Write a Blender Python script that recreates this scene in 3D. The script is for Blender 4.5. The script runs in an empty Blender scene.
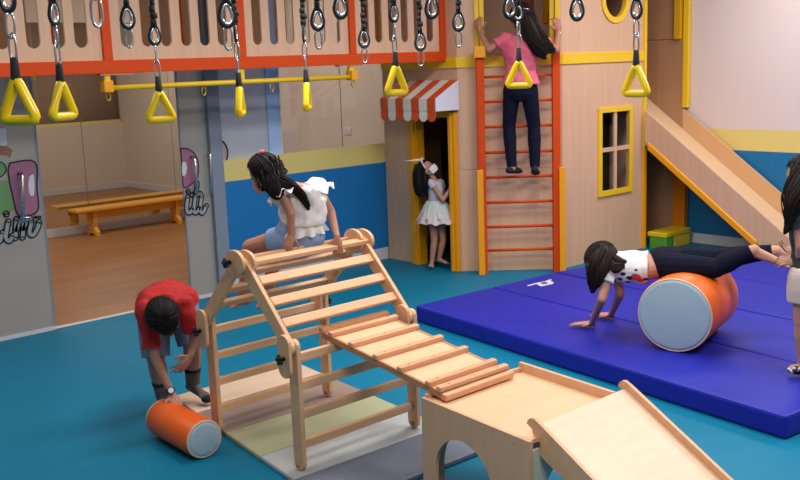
import bpy, bmesh, math, random
from mathutils import Vector as V, Matrix
random.seed(7)
sc = bpy.context.scene
COL = sc.collection
PI = math.pi

# ---------------------------------------------------------------- camera
F, CX, CY, CAMH = 980.0, 400.0, 240.0, 1.9
def _d(u, v): return V((u-CX, -(v-CY), -F))
_a = _d(1500, 23).normalized(); _b = _d(-500, 95).normalized()
_z = _a.cross(_b).normalized(); _y = _z.cross(_a)
ROWS = (_a, _y, _z)                       # camera -> world rows
CAM = V((0, 0, CAMH))
cd = bpy.data.cameras.new('camera'); cam = bpy.data.objects.new('camera', cd); COL.objects.link(cam)
m = Matrix((ROWS[0], ROWS[1], ROWS[2])).to_4x4(); m.translation = CAM
cam.matrix_world = m
cd.sensor_width = 36; cd.lens = F/800*36; cd.clip_start = .05
sc.camera = cam
sc.view_settings.view_transform = 'Standard'; sc.view_settings.look = 'None'
sc.view_settings.gamma = 1; sc.view_settings.use_curve_mapping = False
sc.view_settings.exposure = 0.0
w = bpy.data.worlds.new('world'); sc.world = w; w.use_nodes = True
w.node_tree.nodes['Background'].inputs[0].default_value = (.75, .8, .9, 1)
w.node_tree.nodes['Background'].inputs[1].default_value = .25
CEIL = 3.2
LAMPS = [(1.6, 1.4, 78), (4.8, 1.4, 84), (7.4, 1.6, 70), (3.2, 4.0, 68), (5.2, 4.1, 58), (7.5, 4.0, 50), (1.0, 5.6, 30),
         (3.0, 9.6, 52), (6.2, 9.4, 52), (0.6, 9.6, 30)]
for i, (x, y, e) in enumerate(LAMPS):
    l = bpy.data.lights.new('ceiling_light_lamp', 'AREA'); l.shape = 'RECTANGLE'; l.size = 1.2; l.size_y = .6
    l.energy = e*(.70 if y > 8 else .80); l.color = (1.0, .955, .91)
    o = bpy.data.objects.new('ceiling_light_lamp', l); o.location = (x, y, CEIL-.05); COL.objects.link(o)

def ray(u, v):
    d = _d(u, v); return V((ROWS[0].dot(d), ROWS[1].dot(d), ROWS[2].dot(d)))
def atG(u, v, z=0.0): r = ray(u, v); return CAM + r*((z-CAMH)/r.z)
def atY(u, v, Y): r = ray(u, v); return CAM + r*(Y/r.y)
def atX(u, v, X): r = ray(u, v); return CAM + r*(X/r.x)
def atD(u, v, dist): r = ray(u, v); return CAM + r*(dist/math.hypot(r.x, r.y))
class Stage:
    """local frame at a ground point: R = to the right as seen by the photographer, A = away"""
    def __init__(s, p):
        s.p = V(p); h = V((p[0], p[1], 0)).normalized(); s.A = h; s.R = V((h.y, -h.x, 0)); s.U = V((0, 0, 1))
    def at(s, u, v, off=0.0):
        r = ray(u, v); t = (s.A.dot(V((s.p.x, s.p.y, 0)))+off)/s.A.dot(r); return CAM + r*t

# ---------------------------------------------------------------- materials
def srgb(c): return tuple(((x/255)/12.92 if x/255 <= .04045 else ((x/255+.055)/1.055)**2.4) for x in c)
MC = {}
def mat(name, c, rough=.5, metal=0, var=0, scale=(8, 8, 8), bump=0, bscale=60, spec=.5, coat=0, c2=None, emit=None, detail=3):
    if name in MC: return MC[name]
    M = bpy.data.materials.new(name); M.use_nodes = True; nt = M.node_tree; b = nt.nodes['Principled BSDF']
    col = srgb(c); b.inputs['Base Color'].default_value = (*col, 1); b.inputs['Roughness'].default_value = rough
    b.inputs['Metallic'].default_value = metal; b.inputs['Specular IOR Level'].default_value = spec
    if coat: b.inputs['Coat Weight'].default_value = coat; b.inputs['Coat Roughness'].default_value = .25
    tc = nt.nodes.new('ShaderNodeTexCoord')
    if var or c2:
        mp = nt.nodes.new('ShaderNodeMapping'); mp.inputs['Scale'].default_value = scale
        n = nt.nodes.new('ShaderNodeTexNoise'); n.inputs['Scale'].default_value = 1; n.inputs['Detail'].default_value = detail
        r = nt.nodes.new('ShaderNodeValToRGB'); r.color_ramp.elements[0].position = .3; r.color_ramp.elements[1].position = .7
        ca = srgb(c2) if c2 else tuple(x*(1-var) for x in col); cb = col if c2 else tuple(min(1, x*(1+var)) for x in col)
        r.color_ramp.elements[0].color = (*ca, 1); r.color_ramp.elements[1].color = (*cb, 1)
        nt.links.new(tc.outputs['Object'], mp.inputs[0]); nt.links.new(mp.outputs[0], n.inputs[0])
        nt.links.new(n.outputs['Fac'], r.inputs[0]); nt.links.new(r.outputs[0], b.inputs['Base Color'])
    if bump:
        n2 = nt.nodes.new('ShaderNodeTexNoise'); n2.inputs['Scale'].default_value = bscale; n2.inputs['Detail'].default_value = 4
        bp = nt.nodes.new('ShaderNodeBump'); bp.inputs['Strength'].default_value = bump; bp.inputs['Distance'].default_value = .01
        nt.links.new(tc.outputs['Object'], n2.inputs[0]); nt.links.new(n2.outputs['Fac'], bp.inputs['Height']); nt.links.new(bp.outputs[0], b.inputs['Normal'])
    if emit: b.inputs['Emission Color'].default_value = (*srgb(c), 1); b.inputs['Emission Strength'].default_value = emit
    MC[name] = M; return M
def band_mat(name, bands, rough=.55):
    """painted wall: colour by height, bands = [(z_top, colour), ...]"""
    M = bpy.data.materials.new(name); M.use_nodes = True; nt = M.node_tree; b = nt.nodes['Principled BSDF']; b.inputs['Roughness'].default_value = rough
    g = nt.nodes.new('ShaderNodeNewGeometry'); s = nt.nodes.new('ShaderNodeSeparateXYZ'); nt.links.new(g.outputs['Position'], s.inputs[0])
    mr = nt.nodes.new('ShaderNodeMath'); mr.operation = 'DIVIDE'; mr.inputs[1].default_value = 4.0; nt.links.new(s.outputs['Z'], mr.inputs[0])
    r = nt.nodes.new('ShaderNodeValToRGB'); r.color_ramp.interpolation = 'CONSTANT'
    z = 0
    for i, (zt, c) in enumerate(bands):
        e = r.color_ramp.elements[0] if i == 0 else r.color_ramp.elements.new(z/4.0) if i > 1 else r.color_ramp.elements[1]
        e.position = z/4.0; e.color = (*srgb(c), 1); z = zt
    nt.links.new(mr.outputs[0], r.inputs[0]); nt.links.new(r.outputs[0], b.inputs['Base Color']); return M
M_teal = mat('teal_vinyl', (0, 114, 148), .55, var=.05, scale=(1.5, 1.5, 1.5), spec=.22)
M_white = mat('white_paint', (222, 214, 208), .6)
M_ceil = mat('ceiling_paint', (225, 222, 218), .8)
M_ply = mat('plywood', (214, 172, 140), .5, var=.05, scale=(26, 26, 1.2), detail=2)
M_plydark = mat('plywood_in_shade', (172, 128, 92), .5, var=.07, scale=(26, 26, 1.2))  # darker copy of the plywood, shade in and behind the house painted in
M_orange = mat('orange_paint', (212, 72, 16), .55, spec=.2)
M_yel = mat('yellow_paint', (238, 194, 30), .4)
M_yelo = mat('amber_paint', (240, 162, 10), .4)
M_wood = mat('birch', (218, 170, 128), .45, var=.07, scale=(3, 30, 30), detail=3)
M_birch = mat('birch_ply', (232, 184, 144), .42, var=.04, scale=(2, 26, 26), detail=3)
M_edge = mat('ply_edge', (186, 128, 88), .5, var=.08, scale=(6, 6, 90))
M_black = mat('black_plastic', (18, 18, 20), .4)
M_rope = mat('black_webbing', (26, 26, 28), .8, bump=.6, bscale=300)
M_steel = mat('steel', (205, 205, 205), .22, metal=1)
M_plasyel = mat('yellow_plastic', (242, 205, 0), .3, spec=.5)
M_mat = mat('royal_vinyl', (27, 36, 158), .5, spec=.28, var=.04, scale=(2, 2, 2), bump=.12, bscale=9)
M_matdk = mat('seam_black', (10, 12, 60), .6)
M_rollor = mat('orange_vinyl', (238, 98, 14), .45, bump=.1, bscale=12)
M_rollend = mat('pale_blue_vinyl', (168, 190, 200), .5, var=.03)
M_piping = mat('cream_piping', (225, 190, 160), .5)
M_bench = mat('pine_varnish', (224, 158, 52), .4, var=.08, scale=(3, 30, 30))
M_base = mat('skirting', (205, 203, 205), .5)
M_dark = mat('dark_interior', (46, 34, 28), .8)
M_steelgrey = mat('grey_column', (130, 140, 154), .35)
M_blueedge = mat('lit_blue_film', (176, 208, 250), .4)  # film edge on the window, glow of the lit glass painted into its colour
M_stripew = mat('awning_white', (232, 226, 216), .6)
M_stripeo = mat('awning_orange', (222, 82, 28), .5)
M_awside = mat('awning_side_white', (226, 226, 236), .6)
M_green = mat('green_vinyl', (80, 150, 40), .5)
M_yelv = mat('yellow_vinyl', (222, 190, 30), .45)
def woodfloor():
    M = bpy.data.materials.new('laminate_floor'); M.use_nodes = True; nt = M.node_tree; b = nt.nodes['Principled BSDF']
    tc = nt.nodes.new('ShaderNodeTexCoord'); br = nt.nodes.new('ShaderNodeTexBrick')
    br.inputs['Scale'].default_value = 1; br.inputs['Brick Width'].default_value = 1.2; br.inputs['Row Height'].default_value = .13
    br.inputs['Color1'].default_value = (*srgb((160, 108, 58)), 1); br.inputs['Color2'].default_value = (*srgb((146, 96, 52)), 1)
    br.inputs['Mortar'].default_value = (*srgb((140, 92, 50)), 1); br.inputs['Mortar Size'].default_value = .003
    mp = nt.nodes.new('ShaderNodeMapping'); mp.inputs['Scale'].default_value = (2, 30, 1)
    n = nt.nodes.new('ShaderNodeTexNoise'); n.inputs['Detail'].default_value = 5; n.inputs['Scale'].default_value = 1.2
    mx = nt.nodes.new('ShaderNodeMixRGB'); mx.blend_type = 'OVERLAY'; mx.inputs[0].default_value = .35
    nt.links.new(tc.outputs['Object'], br.inputs[0]); nt.links.new(tc.outputs['Object'], mp.inputs[0]); nt.links.new(mp.outputs[0], n.inputs[0])
    nt.links.new(br.outputs[0], mx.inputs[1]); nt.links.new(n.outputs['Fac'], mx.inputs[2]); nt.links.new(mx.outputs[0], b.inputs['Base Color'])
    b.inputs['Roughness'].default_value = .38; return M
M_floor2 = woodfloor()
def glass(name, tint, mix, rough=.03):
    M = bpy.data.materials.new(name); M.use_nodes = True; nt = M.node_tree; nt.nodes.clear()
    o = nt.nodes.new('ShaderNodeOutputMaterial'); t = nt.nodes.new('ShaderNodeBsdfTransparent'); g = nt.nodes.new('ShaderNodeBsdfGlossy'); g.inputs['Roughness'].default_value = rough
    df = nt.nodes.new('ShaderNodeBsdfDiffuse'); df.inputs[0].default_value = (*srgb(tint), 1)
    f = nt.nodes.new('ShaderNodeFresnel'); f.inputs[0].default_value = 1.45
    a = nt.nodes.new('ShaderNodeMixShader'); a.inputs[0].default_value = mix; nt.links.new(t.outputs[0], a.inputs[1]); nt.links.new(df.outputs[0], a.inputs[2])
    b = nt.nodes.new('ShaderNodeMixShader'); nt.links.new(f.outputs[0], b.inputs[0]); nt.links.new(a.outputs[0], b.inputs[1]); nt.links.new(g.outputs[0], b.inputs[2])
    nt.links.new(b.outputs[0], o.inputs[0]); return M
M_glass = glass('clear_glass', (200, 200, 200), .06)
M_frost = glass('frosted_film', (182, 180, 174), .62, .15)
M_frost2 = glass('light_film', (205, 214, 226), .72, .15)
M_mirror = mat('mirror_silver', (225, 225, 222), .015, metal=1)

# ---------------------------------------------------------------- mesh builder
class MB:
    def __init__(s): s.v = []; s.f = []
    def add(s, vs, fs):
        n = len(s.v); s.v += [V(p) for p in vs]; s.f += [tuple(i+n for i in f) for f in fs]; return s
    def box(s, c, sz, R=None):
        c = V(c); h = V(sz)/2; vs = []
        for x in (-1, 1):
            for y in (-1, 1):
                for z in (-1, 1):
                    p = V((x*h.x, y*h.y, z*h.z)); vs.append(c + (R @ p if R else p))
        return s.add(vs, [(0, 1, 3, 2), (4, 6, 7, 5), (0, 4, 5, 1), (2, 3, 7, 6), (0, 2, 6, 4), (1, 5, 7, 3)])
    def bb(s, a, b):
        a = V(a); b = V(b); return s.box((a+b)/2, (abs(b.x-a.x), abs(b.y-a.y), abs(b.z-a.z)))
    def bar(s, p, q, wd, th, side=None):
        """board from p to q; wd measured along side, th along the third direction"""
        p = V(p); q = V(q); d = (q-p); L = d.length; d.normalize()
        sd = V(side) if side else V((0, 0, 1)).cross(d)
        if sd.length < 1e-4: sd = V((1, 0, 0))
        sd = (sd-d*sd.dot(d)).normalized(); t = d.cross(sd)
        return s.box((p+q)/2, (L, wd, th), Matrix((d, sd, t)).transposed())
    def prism(s, pts, ext):
        """polygon (3d pts, planar) extruded by vector ext"""
        n = len(pts); ext = V(ext); P = [V(p) for p in pts]
        return s.add(P+[p+ext for p in P], [tuple(range(n))[::-1], tuple(range(n, 2*n))]+[(i, (i+1) % n, n+(i+1) % n, n+i) for i in range(n)])
    def ring(s, outer, inner, ext):
        """frame between two loops of equal length, extruded"""
        n = len(outer); ext = V(ext); O = [V(p) for p in outer]; I = [V(p) for p in inner]
        vs = O+I+[p+ext for p in O]+[p+ext for p in I]; fs = []
        for i in range(n):
            j = (i+1) % n
            fs += [(i, n+i, n+j, j), (2*n+i, 2*n+j, 3*n+j, 3*n+i), (i, j, 2*n+j, 2*n+i), (n+i, 3*n+i, 3*n+j, n+j)]
        return s.add(vs, fs)
    def tube(s, pts, r, seg=10, closed=False, caps=True, side=None, flat=1.0):
        P = [V(p) for p in pts]; n = len(P); R = r if isinstance(r, (list, tuple)) else [r]*n
        vs = []; prev = V(side) if side else None
        for i in range(n):
            a = P[(i-1) % n] if (closed or i > 0) else P[i]; b = P[(i+1) % n] if (closed or i < n-1) else P[i]
            d = (b-a)
            d = d.normalized() if d.length > 1e-9 else V((0, 0, 1))
            if prev is None: prev = d.orthogonal()
            sd = prev-d*prev.dot(d)
            sd = sd.normalized() if sd.length > 1e-6 else d.orthogonal().normalized()
            prev = sd; t = d.cross(sd)
            rr = R[i]; ra, rb = rr if isinstance(rr, tuple) else (rr, rr*flat)
            for k in range(seg):
                an = 2*PI*k/seg; vs.append(P[i]+sd*math.cos(an)*ra+t*math.sin(an)*rb)
        fs = []
        for i in range(n if closed else n-1):
            for k in range(seg):
                a = i*seg+k; b = i*seg+(k+1) % seg; c = ((i+1) % n)*seg+(k+1) % seg; d_ = ((i+1) % n)*seg+k
                fs.append((a, b, c, d_))
        if not closed and caps: fs += [tuple(range(seg))[::-1], tuple(range((n-1)*seg, n*seg))]
        return s.add(vs, fs)
    def cap(s, p, q, r1, r2, seg=12):
        """tapered capsule"""
        p = V(p); q = V(q); d = (q-p).normalized(); pts = []; rs = []
        for a in (80, 55, 30): t = math.radians(a); pts.append(p-d*r1*math.sin(t)); rs.append(r1*math.cos(t))
        pts += [p, q]; rs += [r1, r2]
        for a in (30, 55, 80): t = math.radians(a); pts.append(q+d*r2*math.sin(t)); rs.append(r2*math.cos(t))
        return s.tube(pts, rs, seg)
    def limb(s, pts, rs, seg=12):
        for i in range(len(pts)-1): s.cap(pts[i], pts[i+1], rs[i], rs[i+1], seg)
        return s
    def ell(s, c, r, R=None, seg=14, rings=9):
        c = V(c); vs = []; fs = []
        for i in range(1, rings):
            th = PI*i/rings
            for k in range(seg):
                ph = 2*PI*k/seg; p = V((math.sin(th)*math.cos(ph)*r[0], math.sin(th)*math.sin(ph)*r[1], math.cos(th)*r[2]))
                vs.append(c+(R @ p if R else p))
        for i in range(rings-2):
            for k in range(seg): fs.append((i*seg+k, (i+1)*seg+k, (i+1)*seg+(k+1) % seg, i*seg+(k+1) % seg))
        t = V((0, 0, r[2])); vs += [c+(R @ t if R else t), c-(R @ t if R else t)]; n = len(vs)
        for k in range(seg): fs += [(n-2, k, (k+1) % seg), (n-1, (rings-2)*seg+(k+1) % seg, (rings-2)*seg+k)]
        return s.add(vs, fs)
    def raw(s, org):
        me = bpy.data.meshes.new('mesh'); me.from_pydata([tuple(p-org) for p in s.v], [], s.f); return me
def finish(me, name, m, parent=None, loc=(0, 0, 0), smooth=False, kind=None, label=None):
    me.name = name; me.materials.clear()
    for x in (m if isinstance(m, (list, tuple)) else [m]): me.materials.append(x)
    if smooth:
        for p in me.polygons: p.use_smooth = True
    o = bpy.data.objects.new(name, me); COL.objects.link(o)
    if parent: o.parent = parent
    else: o.location = loc
    if kind: o['kind'] = kind
    if label: o['label'] = label
    return o
def org_of(o):
    p = V((0, 0, 0))
    while o: p += V(o.location); o = o.parent
    return p
def build(mb, name, m, parent=None, loc=(0, 0, 0), bevel=0, smooth=False, kind=None, label=None, ang=None):
    org = org_of(parent) if parent else V(loc)
    me = mb.raw(org); bm = bmesh.new(); bm.from_mesh(me)
    bmesh.ops.recalc_face_normals(bm, faces=bm.faces)
    if bevel:
        es = [e for e in bm.edges if len(e.link_faces) == 2 and e.calc_face_angle(0) > .6]
        bmesh.ops.bevel(bm, geom=es, offset=bevel, segments=2, profile=.5, affect='EDGES')
    bm.to_mesh(me); bm.free()
    if ang:
        for p in me.polygons: p.use_smooth = True
        me.set_sharp_from_angle(angle=math.radians(ang))
    return finish(me, name, m, parent, loc, smooth, kind, label)
def fuse(mb, name, m, parent, voxel=.006, smooth=3, factor=.5, label=None):
    org = org_of(parent); me = mb.raw(org)
    bm = bmesh.new(); bm.from_mesh(me); bmesh.ops.recalc_face_normals(bm, faces=bm.faces); bm.to_mesh(me); bm.free()
    t = bpy.data.objects.new('tmp', me); COL.objects.link(t)
    r = t.modifiers.new('r', 'REMESH'); r.mode = 'VOXEL'; r.voxel_size = voxel
    if smooth: k = t.modifiers.new('s', 'SMOOTH'); k.iterations = smooth; k.factor = factor
    dg = bpy.context.evaluated_depsgraph_get(); me2 = bpy.data.meshes.new_from_object(t.evaluated_get(dg))
    bpy.data.objects.remove(t); bpy.data.meshes.remove(me)
    return finish(me2, name, m, parent, smooth=True, label=label)
def thing(name, label, cat, loc, group=None):
    o = bpy.data.objects.new(name, None); COL.objects.link(o); o.location = loc; o.empty_display_size = .1
    o['label'] = label; o['category'] = cat
    if group: o['group'] = group
    return o
def tag(o, label, cat, group=None):
    o['label'] = label; o['category'] = cat
    if group: o['group'] = group
    return o
def struct(mb, name, m, parent=None, loc=(0, 0, 0), **k):
    return build(mb, name, m, parent, loc, kind=None if parent else 'structure', **k)

# ---------------------------------------------------------------- room shell
XW, YW = 8.75, 7.16          # right wall, divider wall (near face)
YM, XE = 11.3, 7.64          # mirror wall and end wall of the room beyond
XL, YB = -2.6, -2.4
def setlab(o, label, cat=None):
    o['label'] = label
    return o
struct(MB().bb((XL, YB, -.1), (XW, YW, 0)), 'floor', M_teal)
struct(MB().bb((XL, YW, -.1), (XE, YM, -.001)), 'floor_beyond', M_floor2)
struct(MB().bb((2.6, YW-.012, 0), (4.30, YW+.03, .006)), 'trim_1', M_white)
struct(MB().bb((XL-.1, YB-.1, CEIL), (XW+.1, YM+.1, CEIL+.1)), 'ceiling', M_ceil)
M_wallR = band_mat('right_wall_paint', [(.95, (0, 110, 164)), (1.145, (226, 204, 122)), (9, (222, 204, 200))])
M_wallD = band_mat('divider_paint', [(.95, (0, 112, 178)), (9, (222, 202, 122))])
struct(MB().bb((XW, YB-.1, -.1), (XW+.12, YW+.1, CEIL)), 'wall_right', M_wallR)
struct(MB().bb((XL-.1, YB-.1, -.1), (XL, YM, CEIL)), 'wall_left', M_white)
struct(MB().bb((XL, YB-.1, -.1), (XW, YB, CEIL)), 'wall_behind', M_white)
struct(MB().bb((4.42, YW, 0), (XW, YW+.06, 1.135)), 'wall_divider', M_wallD)
M_cream = mat('cream_paint', (214, 198, 180), .6)
struct(MB().bb((4.42, YW+.06, 0), (XE, YW+.12, 1.09)), 'wall_divider_reverse', M_cream)
struct(MB().bb((XE, YW, 1.135), (XW, YW+.12, CEIL)), 'wall_divider_upper', M_cream)
struct(MB().bb((XE, YW+.12, 0), (XE+.1, YM+.1, CEIL)), 'wall_end', M_cream)
struct(MB().bb((XL, YM+.02, 0), (XE, YM+.12, CEIL)), 'wall_far', M_cream)
struct(MB().bb((4.42, YW-.016, 0), (6.27, YW, .115)), 'baseboard_divider', M_base, bevel=.003)
struct(MB().bb((XW-.016, YB, 0), (XW, 7.1, .10)), 'baseboard_right', M_base, bevel=.003)
struct(MB().bb((XL, YM-.012, 0), (XE, YM+.02, .105)), 'baseboard_far', M_base, bevel=.003)
struct(MB().bb((XE-.015, YW+.12, 0), (XE, YM-.012, .10)), 'baseboard_end', M_base, bevel=.003)
struct(MB().bb((4.42, YW+.12, 0), (XE-.015, YW+.135, .10)), 'baseboard_divider_reverse', M_base, bevel=.003)
# socket plate on the end wall
t = thing('light_switch', 'small cream switch plate on the wall seen through the glass above the yellow band', 'switch', (XE-.0, 9.375, 1.097))
build(MB().box((XE-.006, 9.375, 1.097), (.012, .14, .085)), 'plate', M_white, t, bevel=.003)
build(MB().box((XE-.014, 9.345, 1.097), (.006, .045, .05)), 'rocker', M_base, t, bevel=.001)
build(MB().box((XE-.014, 9.405, 1.097), (.006, .045, .05)), 'rocker', M_base, t, bevel=.001)
# mirror panels on the far wall
t = thing('mirror', 'wall-wide mirror of tall panels behind the yellow bench, above a white skirting', 'mirror', (4.5, YM+.01, .105))
for k in range(6):
    x0 = .3+1.2*k
    build(MB().bb((x0+.004, YM+.002, .108), (x0+1.196, YM+.018, 2.5)), 'mirror_panel', M_mirror, t)
# ceiling panels
for i, (x, y, e) in enumerate(LAMPS):
    t = thing('ceiling_light', 'white rectangular ceiling light panel', 'lamp', (x, y, CEIL-.03), 'ceiling light panels')
    build(MB().ring([(x-.62, y-.32, CEIL-.04), (x+.62, y-.32, CEIL-.04), (x+.62, y+.32, CEIL-.04), (x-.62, y+.32, CEIL-.04)],
                    [(x-.59, y-.29, CEIL-.04), (x+.59, y-.29, CEIL-.04), (x+.59, y+.29, CEIL-.04), (x-.59, y+.29, CEIL-.04)], (0, 0, .04)), 'frame', M_white, t)
    build(MB().bb((x-.59, y-.29, CEIL-.025), (x+.59, y+.29, CEIL-.015)), 'diffuser', mat('diffuser', (255, 250, 240), .5, emit=1.2), t)

# glass window above the divider
def frame_rect(x0, x1, z0, z1, y, wdt, th):
    return MB().ring([(x0, y, z0), (x1, y, z0), (x1, y, z1), (x0, y, z1)], [(x0+wdt, y, z0+wdt), (x1-wdt, y, z0+wdt), (x1-wdt, y, z1-wdt), (x0+wdt, y, z1-wdt)], (0, th, 0))
t = thing('window_1', 'glazed band above the yellow stripe, with a pale blue vertical strip', 'window', (4.42, YW+.05, 1.135)); t['kind'] = 'structure'
for a, b in ((4.42, 4.96), (5.09, 5.80), (5.803, 6.9), (6.903, XE)):
    build(MB().bb((a, YW+.04, 1.09), (b, YW+.052, CEIL)), 'pane', M_frost2 if a < 4.5 else M_glass, t)
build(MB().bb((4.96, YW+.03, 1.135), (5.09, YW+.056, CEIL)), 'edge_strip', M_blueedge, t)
build(MB().bb((5.085, YW+.026, 1.135), (5.1, YW+.03, CEIL)), 'glazing_bead', M_white, t)
del t['category']
# filmed glass panels
def ribbon(path, wd, y, dy, th=.0015):
    """flat printed stroke on the glass plane; path = [(x, z)]"""
    mb = MB(); n = len(path); L = []; Rr = []
    for i in range(n):
        a = path[max(i-1, 0)]; b = path[min(i+1, n-1)]; dx, dz = b[0]-a[0], b[1]-a[1]; l = math.hypot(dx, dz) or 1
        nx, nz = -dz/l*wd/2, dx/l*wd/2; L.append((path[i][0]+nx, y-dy, path[i][1]+nz)); Rr.append((path[i][0]-nx, y-dy, path[i][1]-nz))
    for i in range(n-1): mb.prism([L[i], L[i+1], Rr[i+1], Rr[i]], (0, -th, 0))
    for p in (path[0], path[-1]):
        mb.prism([(p[0]+math.cos(k*PI/4)*wd/2, y-dy, p[1]+math.sin(k*PI/4)*wd/2) for k in range(8)], (0, -th, 0))
    return mb
def spl(pts, n=6):
    out = []
    P = [pts[0]]+list(pts)+[pts[-1]]
    for i in range(1, len(P)-2):
        for k in range(n):
            t_ = k/n; c = []
            for j in range(len(pts[0])):
                p0, p1, p2, p3 = P[i-1][j], P[i][j], P[i+1][j], P[i+2][j]
                c.append(.5*((2*p1)+(-p0+p2)*t_+(2*p0-5*p1+4*p2-p3)*t_*t_+(-p0+3*p1-3*p2+p3)*t_**3))
            out.append(tuple(c))
    out.append(tuple(pts[-1])); return out
def px(path, y): return [(atY(u, v, y).x, atY(u, v, y).z) for u, v in path]
M_ink = mat('print_black', (22, 22, 26), .5); M_pgrey = mat('print_grey', (150, 158, 158), .5); M_ppink = mat('print_pink', (160, 104, 132), .5)
M_pgreen = mat('print_green', (108, 150, 96), .5); M_pwhite = mat('print_white', (208, 212, 220), .5); M_pskin = mat('print_brown', (150, 96, 76), .5); M_pbeige = mat('print_beige', (176, 160, 146), .5)
YG = 7.13
def letter(t, crop, s, ox, oy, name='printed_letter'):
    for path in crop:
        P = px([(ox+a/s, oy+b/s) for a, b in path], YG); P = spl(P, 5) if len(P) > 2 else P
        k = build(ribbon(P, .050, YG, .004), name, M_ink, t)
        g = build(ribbon(P, .026, YG, .006), 'letter_fill', M_pgrey, k)
def blob(t, poly, s, ox, oy, m, dy, name, outline=0):
    P = px([(ox+a/s, oy+b/s) for a, b in poly], YG)
    P = spl(P+[P[0]], 5)[:-1]
    k = build(MB().prism([(a, YG-dy, b) for a, b in P], (0, -.0012, 0)), name, m, t)
    if outline:
        build(ribbon(P+[P[0]], outline, YG, dy+.0014, .001), 'outline', M_ink, k)
# left fixed panel
t = thing('window_2', 'tall frosted glass panel left of the opening, printed with grey letters i and m', 'window', (2.2, YG, 0)); t['kind'] = 'structure'; del t['category']
build(MB().bb((-.9, YG, .03), (2.86, YG+.012, CEIL)), 'pane', M_frost, t)
build(MB().bb((-.9, YG-.006, 0), (2.86, YG+.018, .03)), 'bottom_rail', M_base, t)
build(MB().bb((2.858, YG-.002, .03), (2.872, YG+.014, CEIL)), 'edge_profile', M_steelgrey, t)
s, ox, oy = 3.7, 0, 130
blob(t, [(36, 122), (128, 118), (136, 215), (138, 300), (72, 318), (50, 260), (30, 160)], s, ox, oy, M_ppink, .001, 'print_pink_shape', .012)
blob(t, [(108, 172), (124, 168), (126, 236), (110, 240), (104, 205)], s, ox, oy, M_pwhite, .0035, 'print_highlight')
blob(t, [(-20, 190), (30, 190), (48, 240), (44, 300), (-20, 300)], s, ox, oy, M_pgreen, .001, 'print_green_shape')
blob(t, [(-20, 118), (10, 122), (22, 148), (4, 172), (-20, 170)], s, ox, oy, M_pgreen, .001, 'print_green_shape', .010)
blob(t, [(-20, -4), (20, -4), (23, 30), (22, 56), (-20, 56)], s, ox, oy, M_pwhite, .001, 'print_white_sleeve')
blob(t, [(-8, 58), (22, 60), (46, 76), (42, 86), (36, 104), (22, 94), (-8, 90)], s, ox, oy, M_pskin, .001, 'print_brown_hand')
letter(t, [[(-14, 350), (-16, 395), (-2, 412), (8, 380)], [(30, 338), (20, 395), (34, 410), (46, 390)], [(22, 309), (23, 312)],
           [(60, 330), (56, 400)], [(58, 372), (76, 328), (86, 345), (82, 398)], [(84, 368), (104, 324), (114, 342), (108, 380), (122, 388), (138, 362), (144, 340)]], s, ox, oy)
def dhandle(name, par, p0, p1, out=.055, r=.013, lever=None):
    """upright bar handle standing off the glass"""
    a = V(p0); b = V(p1); n = V((0, -out, 0))
    mb = MB().tube([a, a+n*.8, a+n+(b-a)*.05, b+n-(b-a)*.05, b+n*.8, b], r, 10)
    return build(mb, name, M_steel, par, smooth=True)
hp0 = atY(19, 173, YG); hp1 = atY(20, 217, YG)
dhandle('door_handle', t, hp0, hp1)
k = atY(20, 218, YG-.055); k2 = atY(41, 217, YG-.055); build(MB().tube([k, k.lerp(k2, .7)], .009, 10), 'lever', M_steel, t, smooth=True)
build(MB().tube([k.lerp(k2, .7), k2], .012, 10), 'lever_grip', M_black, t, smooth=True)
# right glass door leaf
t = thing('door_1', 'frosted glass door leaf right of the opening, printed with a pink disc and letters', 'door', (4.15, YG, 0)); t['kind'] = 'structure'; del t['category']
build(MB().bb((4.05, YG, .03), (4.30, YG+.012, CEIL)), 'pane', M_frost, t)
build(MB().bb((4.05, YG-.006, 0), (4.30, YG+.018, .03)), 'bottom_rail', M_base, t)
build(MB().bb((4.043, YG-.002, .03), (4.055, YG+.014, CEIL)), 'edge_profile', M_steelgrey, t)
s, ox, oy = 5.33, 175, 140
blob(t, [(28, 45), (70, 48), (108, 80), (125, 135), (118, 200), (90, 232), (45, 250), (40, 150)], s, ox, oy, M_ppink, .001, 'print_pink_disc', .010)
blob(t, [(38, 118), (55, 120), (62, 150), (55, 185), (40, 190), (36, 150)], s, ox, oy, M_pwhite, .0035, 'print_highlight')
letter(t, [[(66, 305), (60, 370), (76, 388), (92, 366)], [(68, 272), (69, 275)], [(118, 232), (98, 368), (112, 386), (130, 360)], [(88, 292), (134, 286)],
           [(140, 300), (132, 372), (146, 388), (166, 350)]], s, ox, oy)
dhandle('door_handle', t, atY(191, 157, YG), atY(194, 194, YG))
t = thing('trim_2', 'grey-blue steel column between the glass door and the blue wall', 'column', (4.36, YG+.02, 0)); t['kind'] = 'structure'; del t['category']
build(MB().bb((4.30, YG-.04, 0), (4.42, YG+.10, CEIL)), 'column', M_steelgrey, t, bevel=.004)
dhandle('door_handle', t, atY(208, 153, YG-.04), atY(210, 192, YG-.04), .03, .012)
s = 5.33
tt = thing('trim_3', 'beige printed disc with a black rim on the glass just above the yellow stripe', 'print', (4.5, YW+.035, 1.2)); tt['kind'] = 'structure'; del tt['category']
P = [(4.45+.07*math.cos(a*PI/8), 1.20+.105*math.sin(a*PI/8)) for a in range(16)]
build(MB().prism([(a, YW+.036, b) for a, b in P if b > 1.13], (0, -.001, 0)), 'print_beige_disc', M_pbeige, tt)
build(ribbon([(4.43+.10*math.cos(a*PI/12), 1.2+.115*math.sin(a*PI/12)) for a in range(-6, 8)], .014, YW+.034, .001), 'printed_outline', M_ink, tt)
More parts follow.
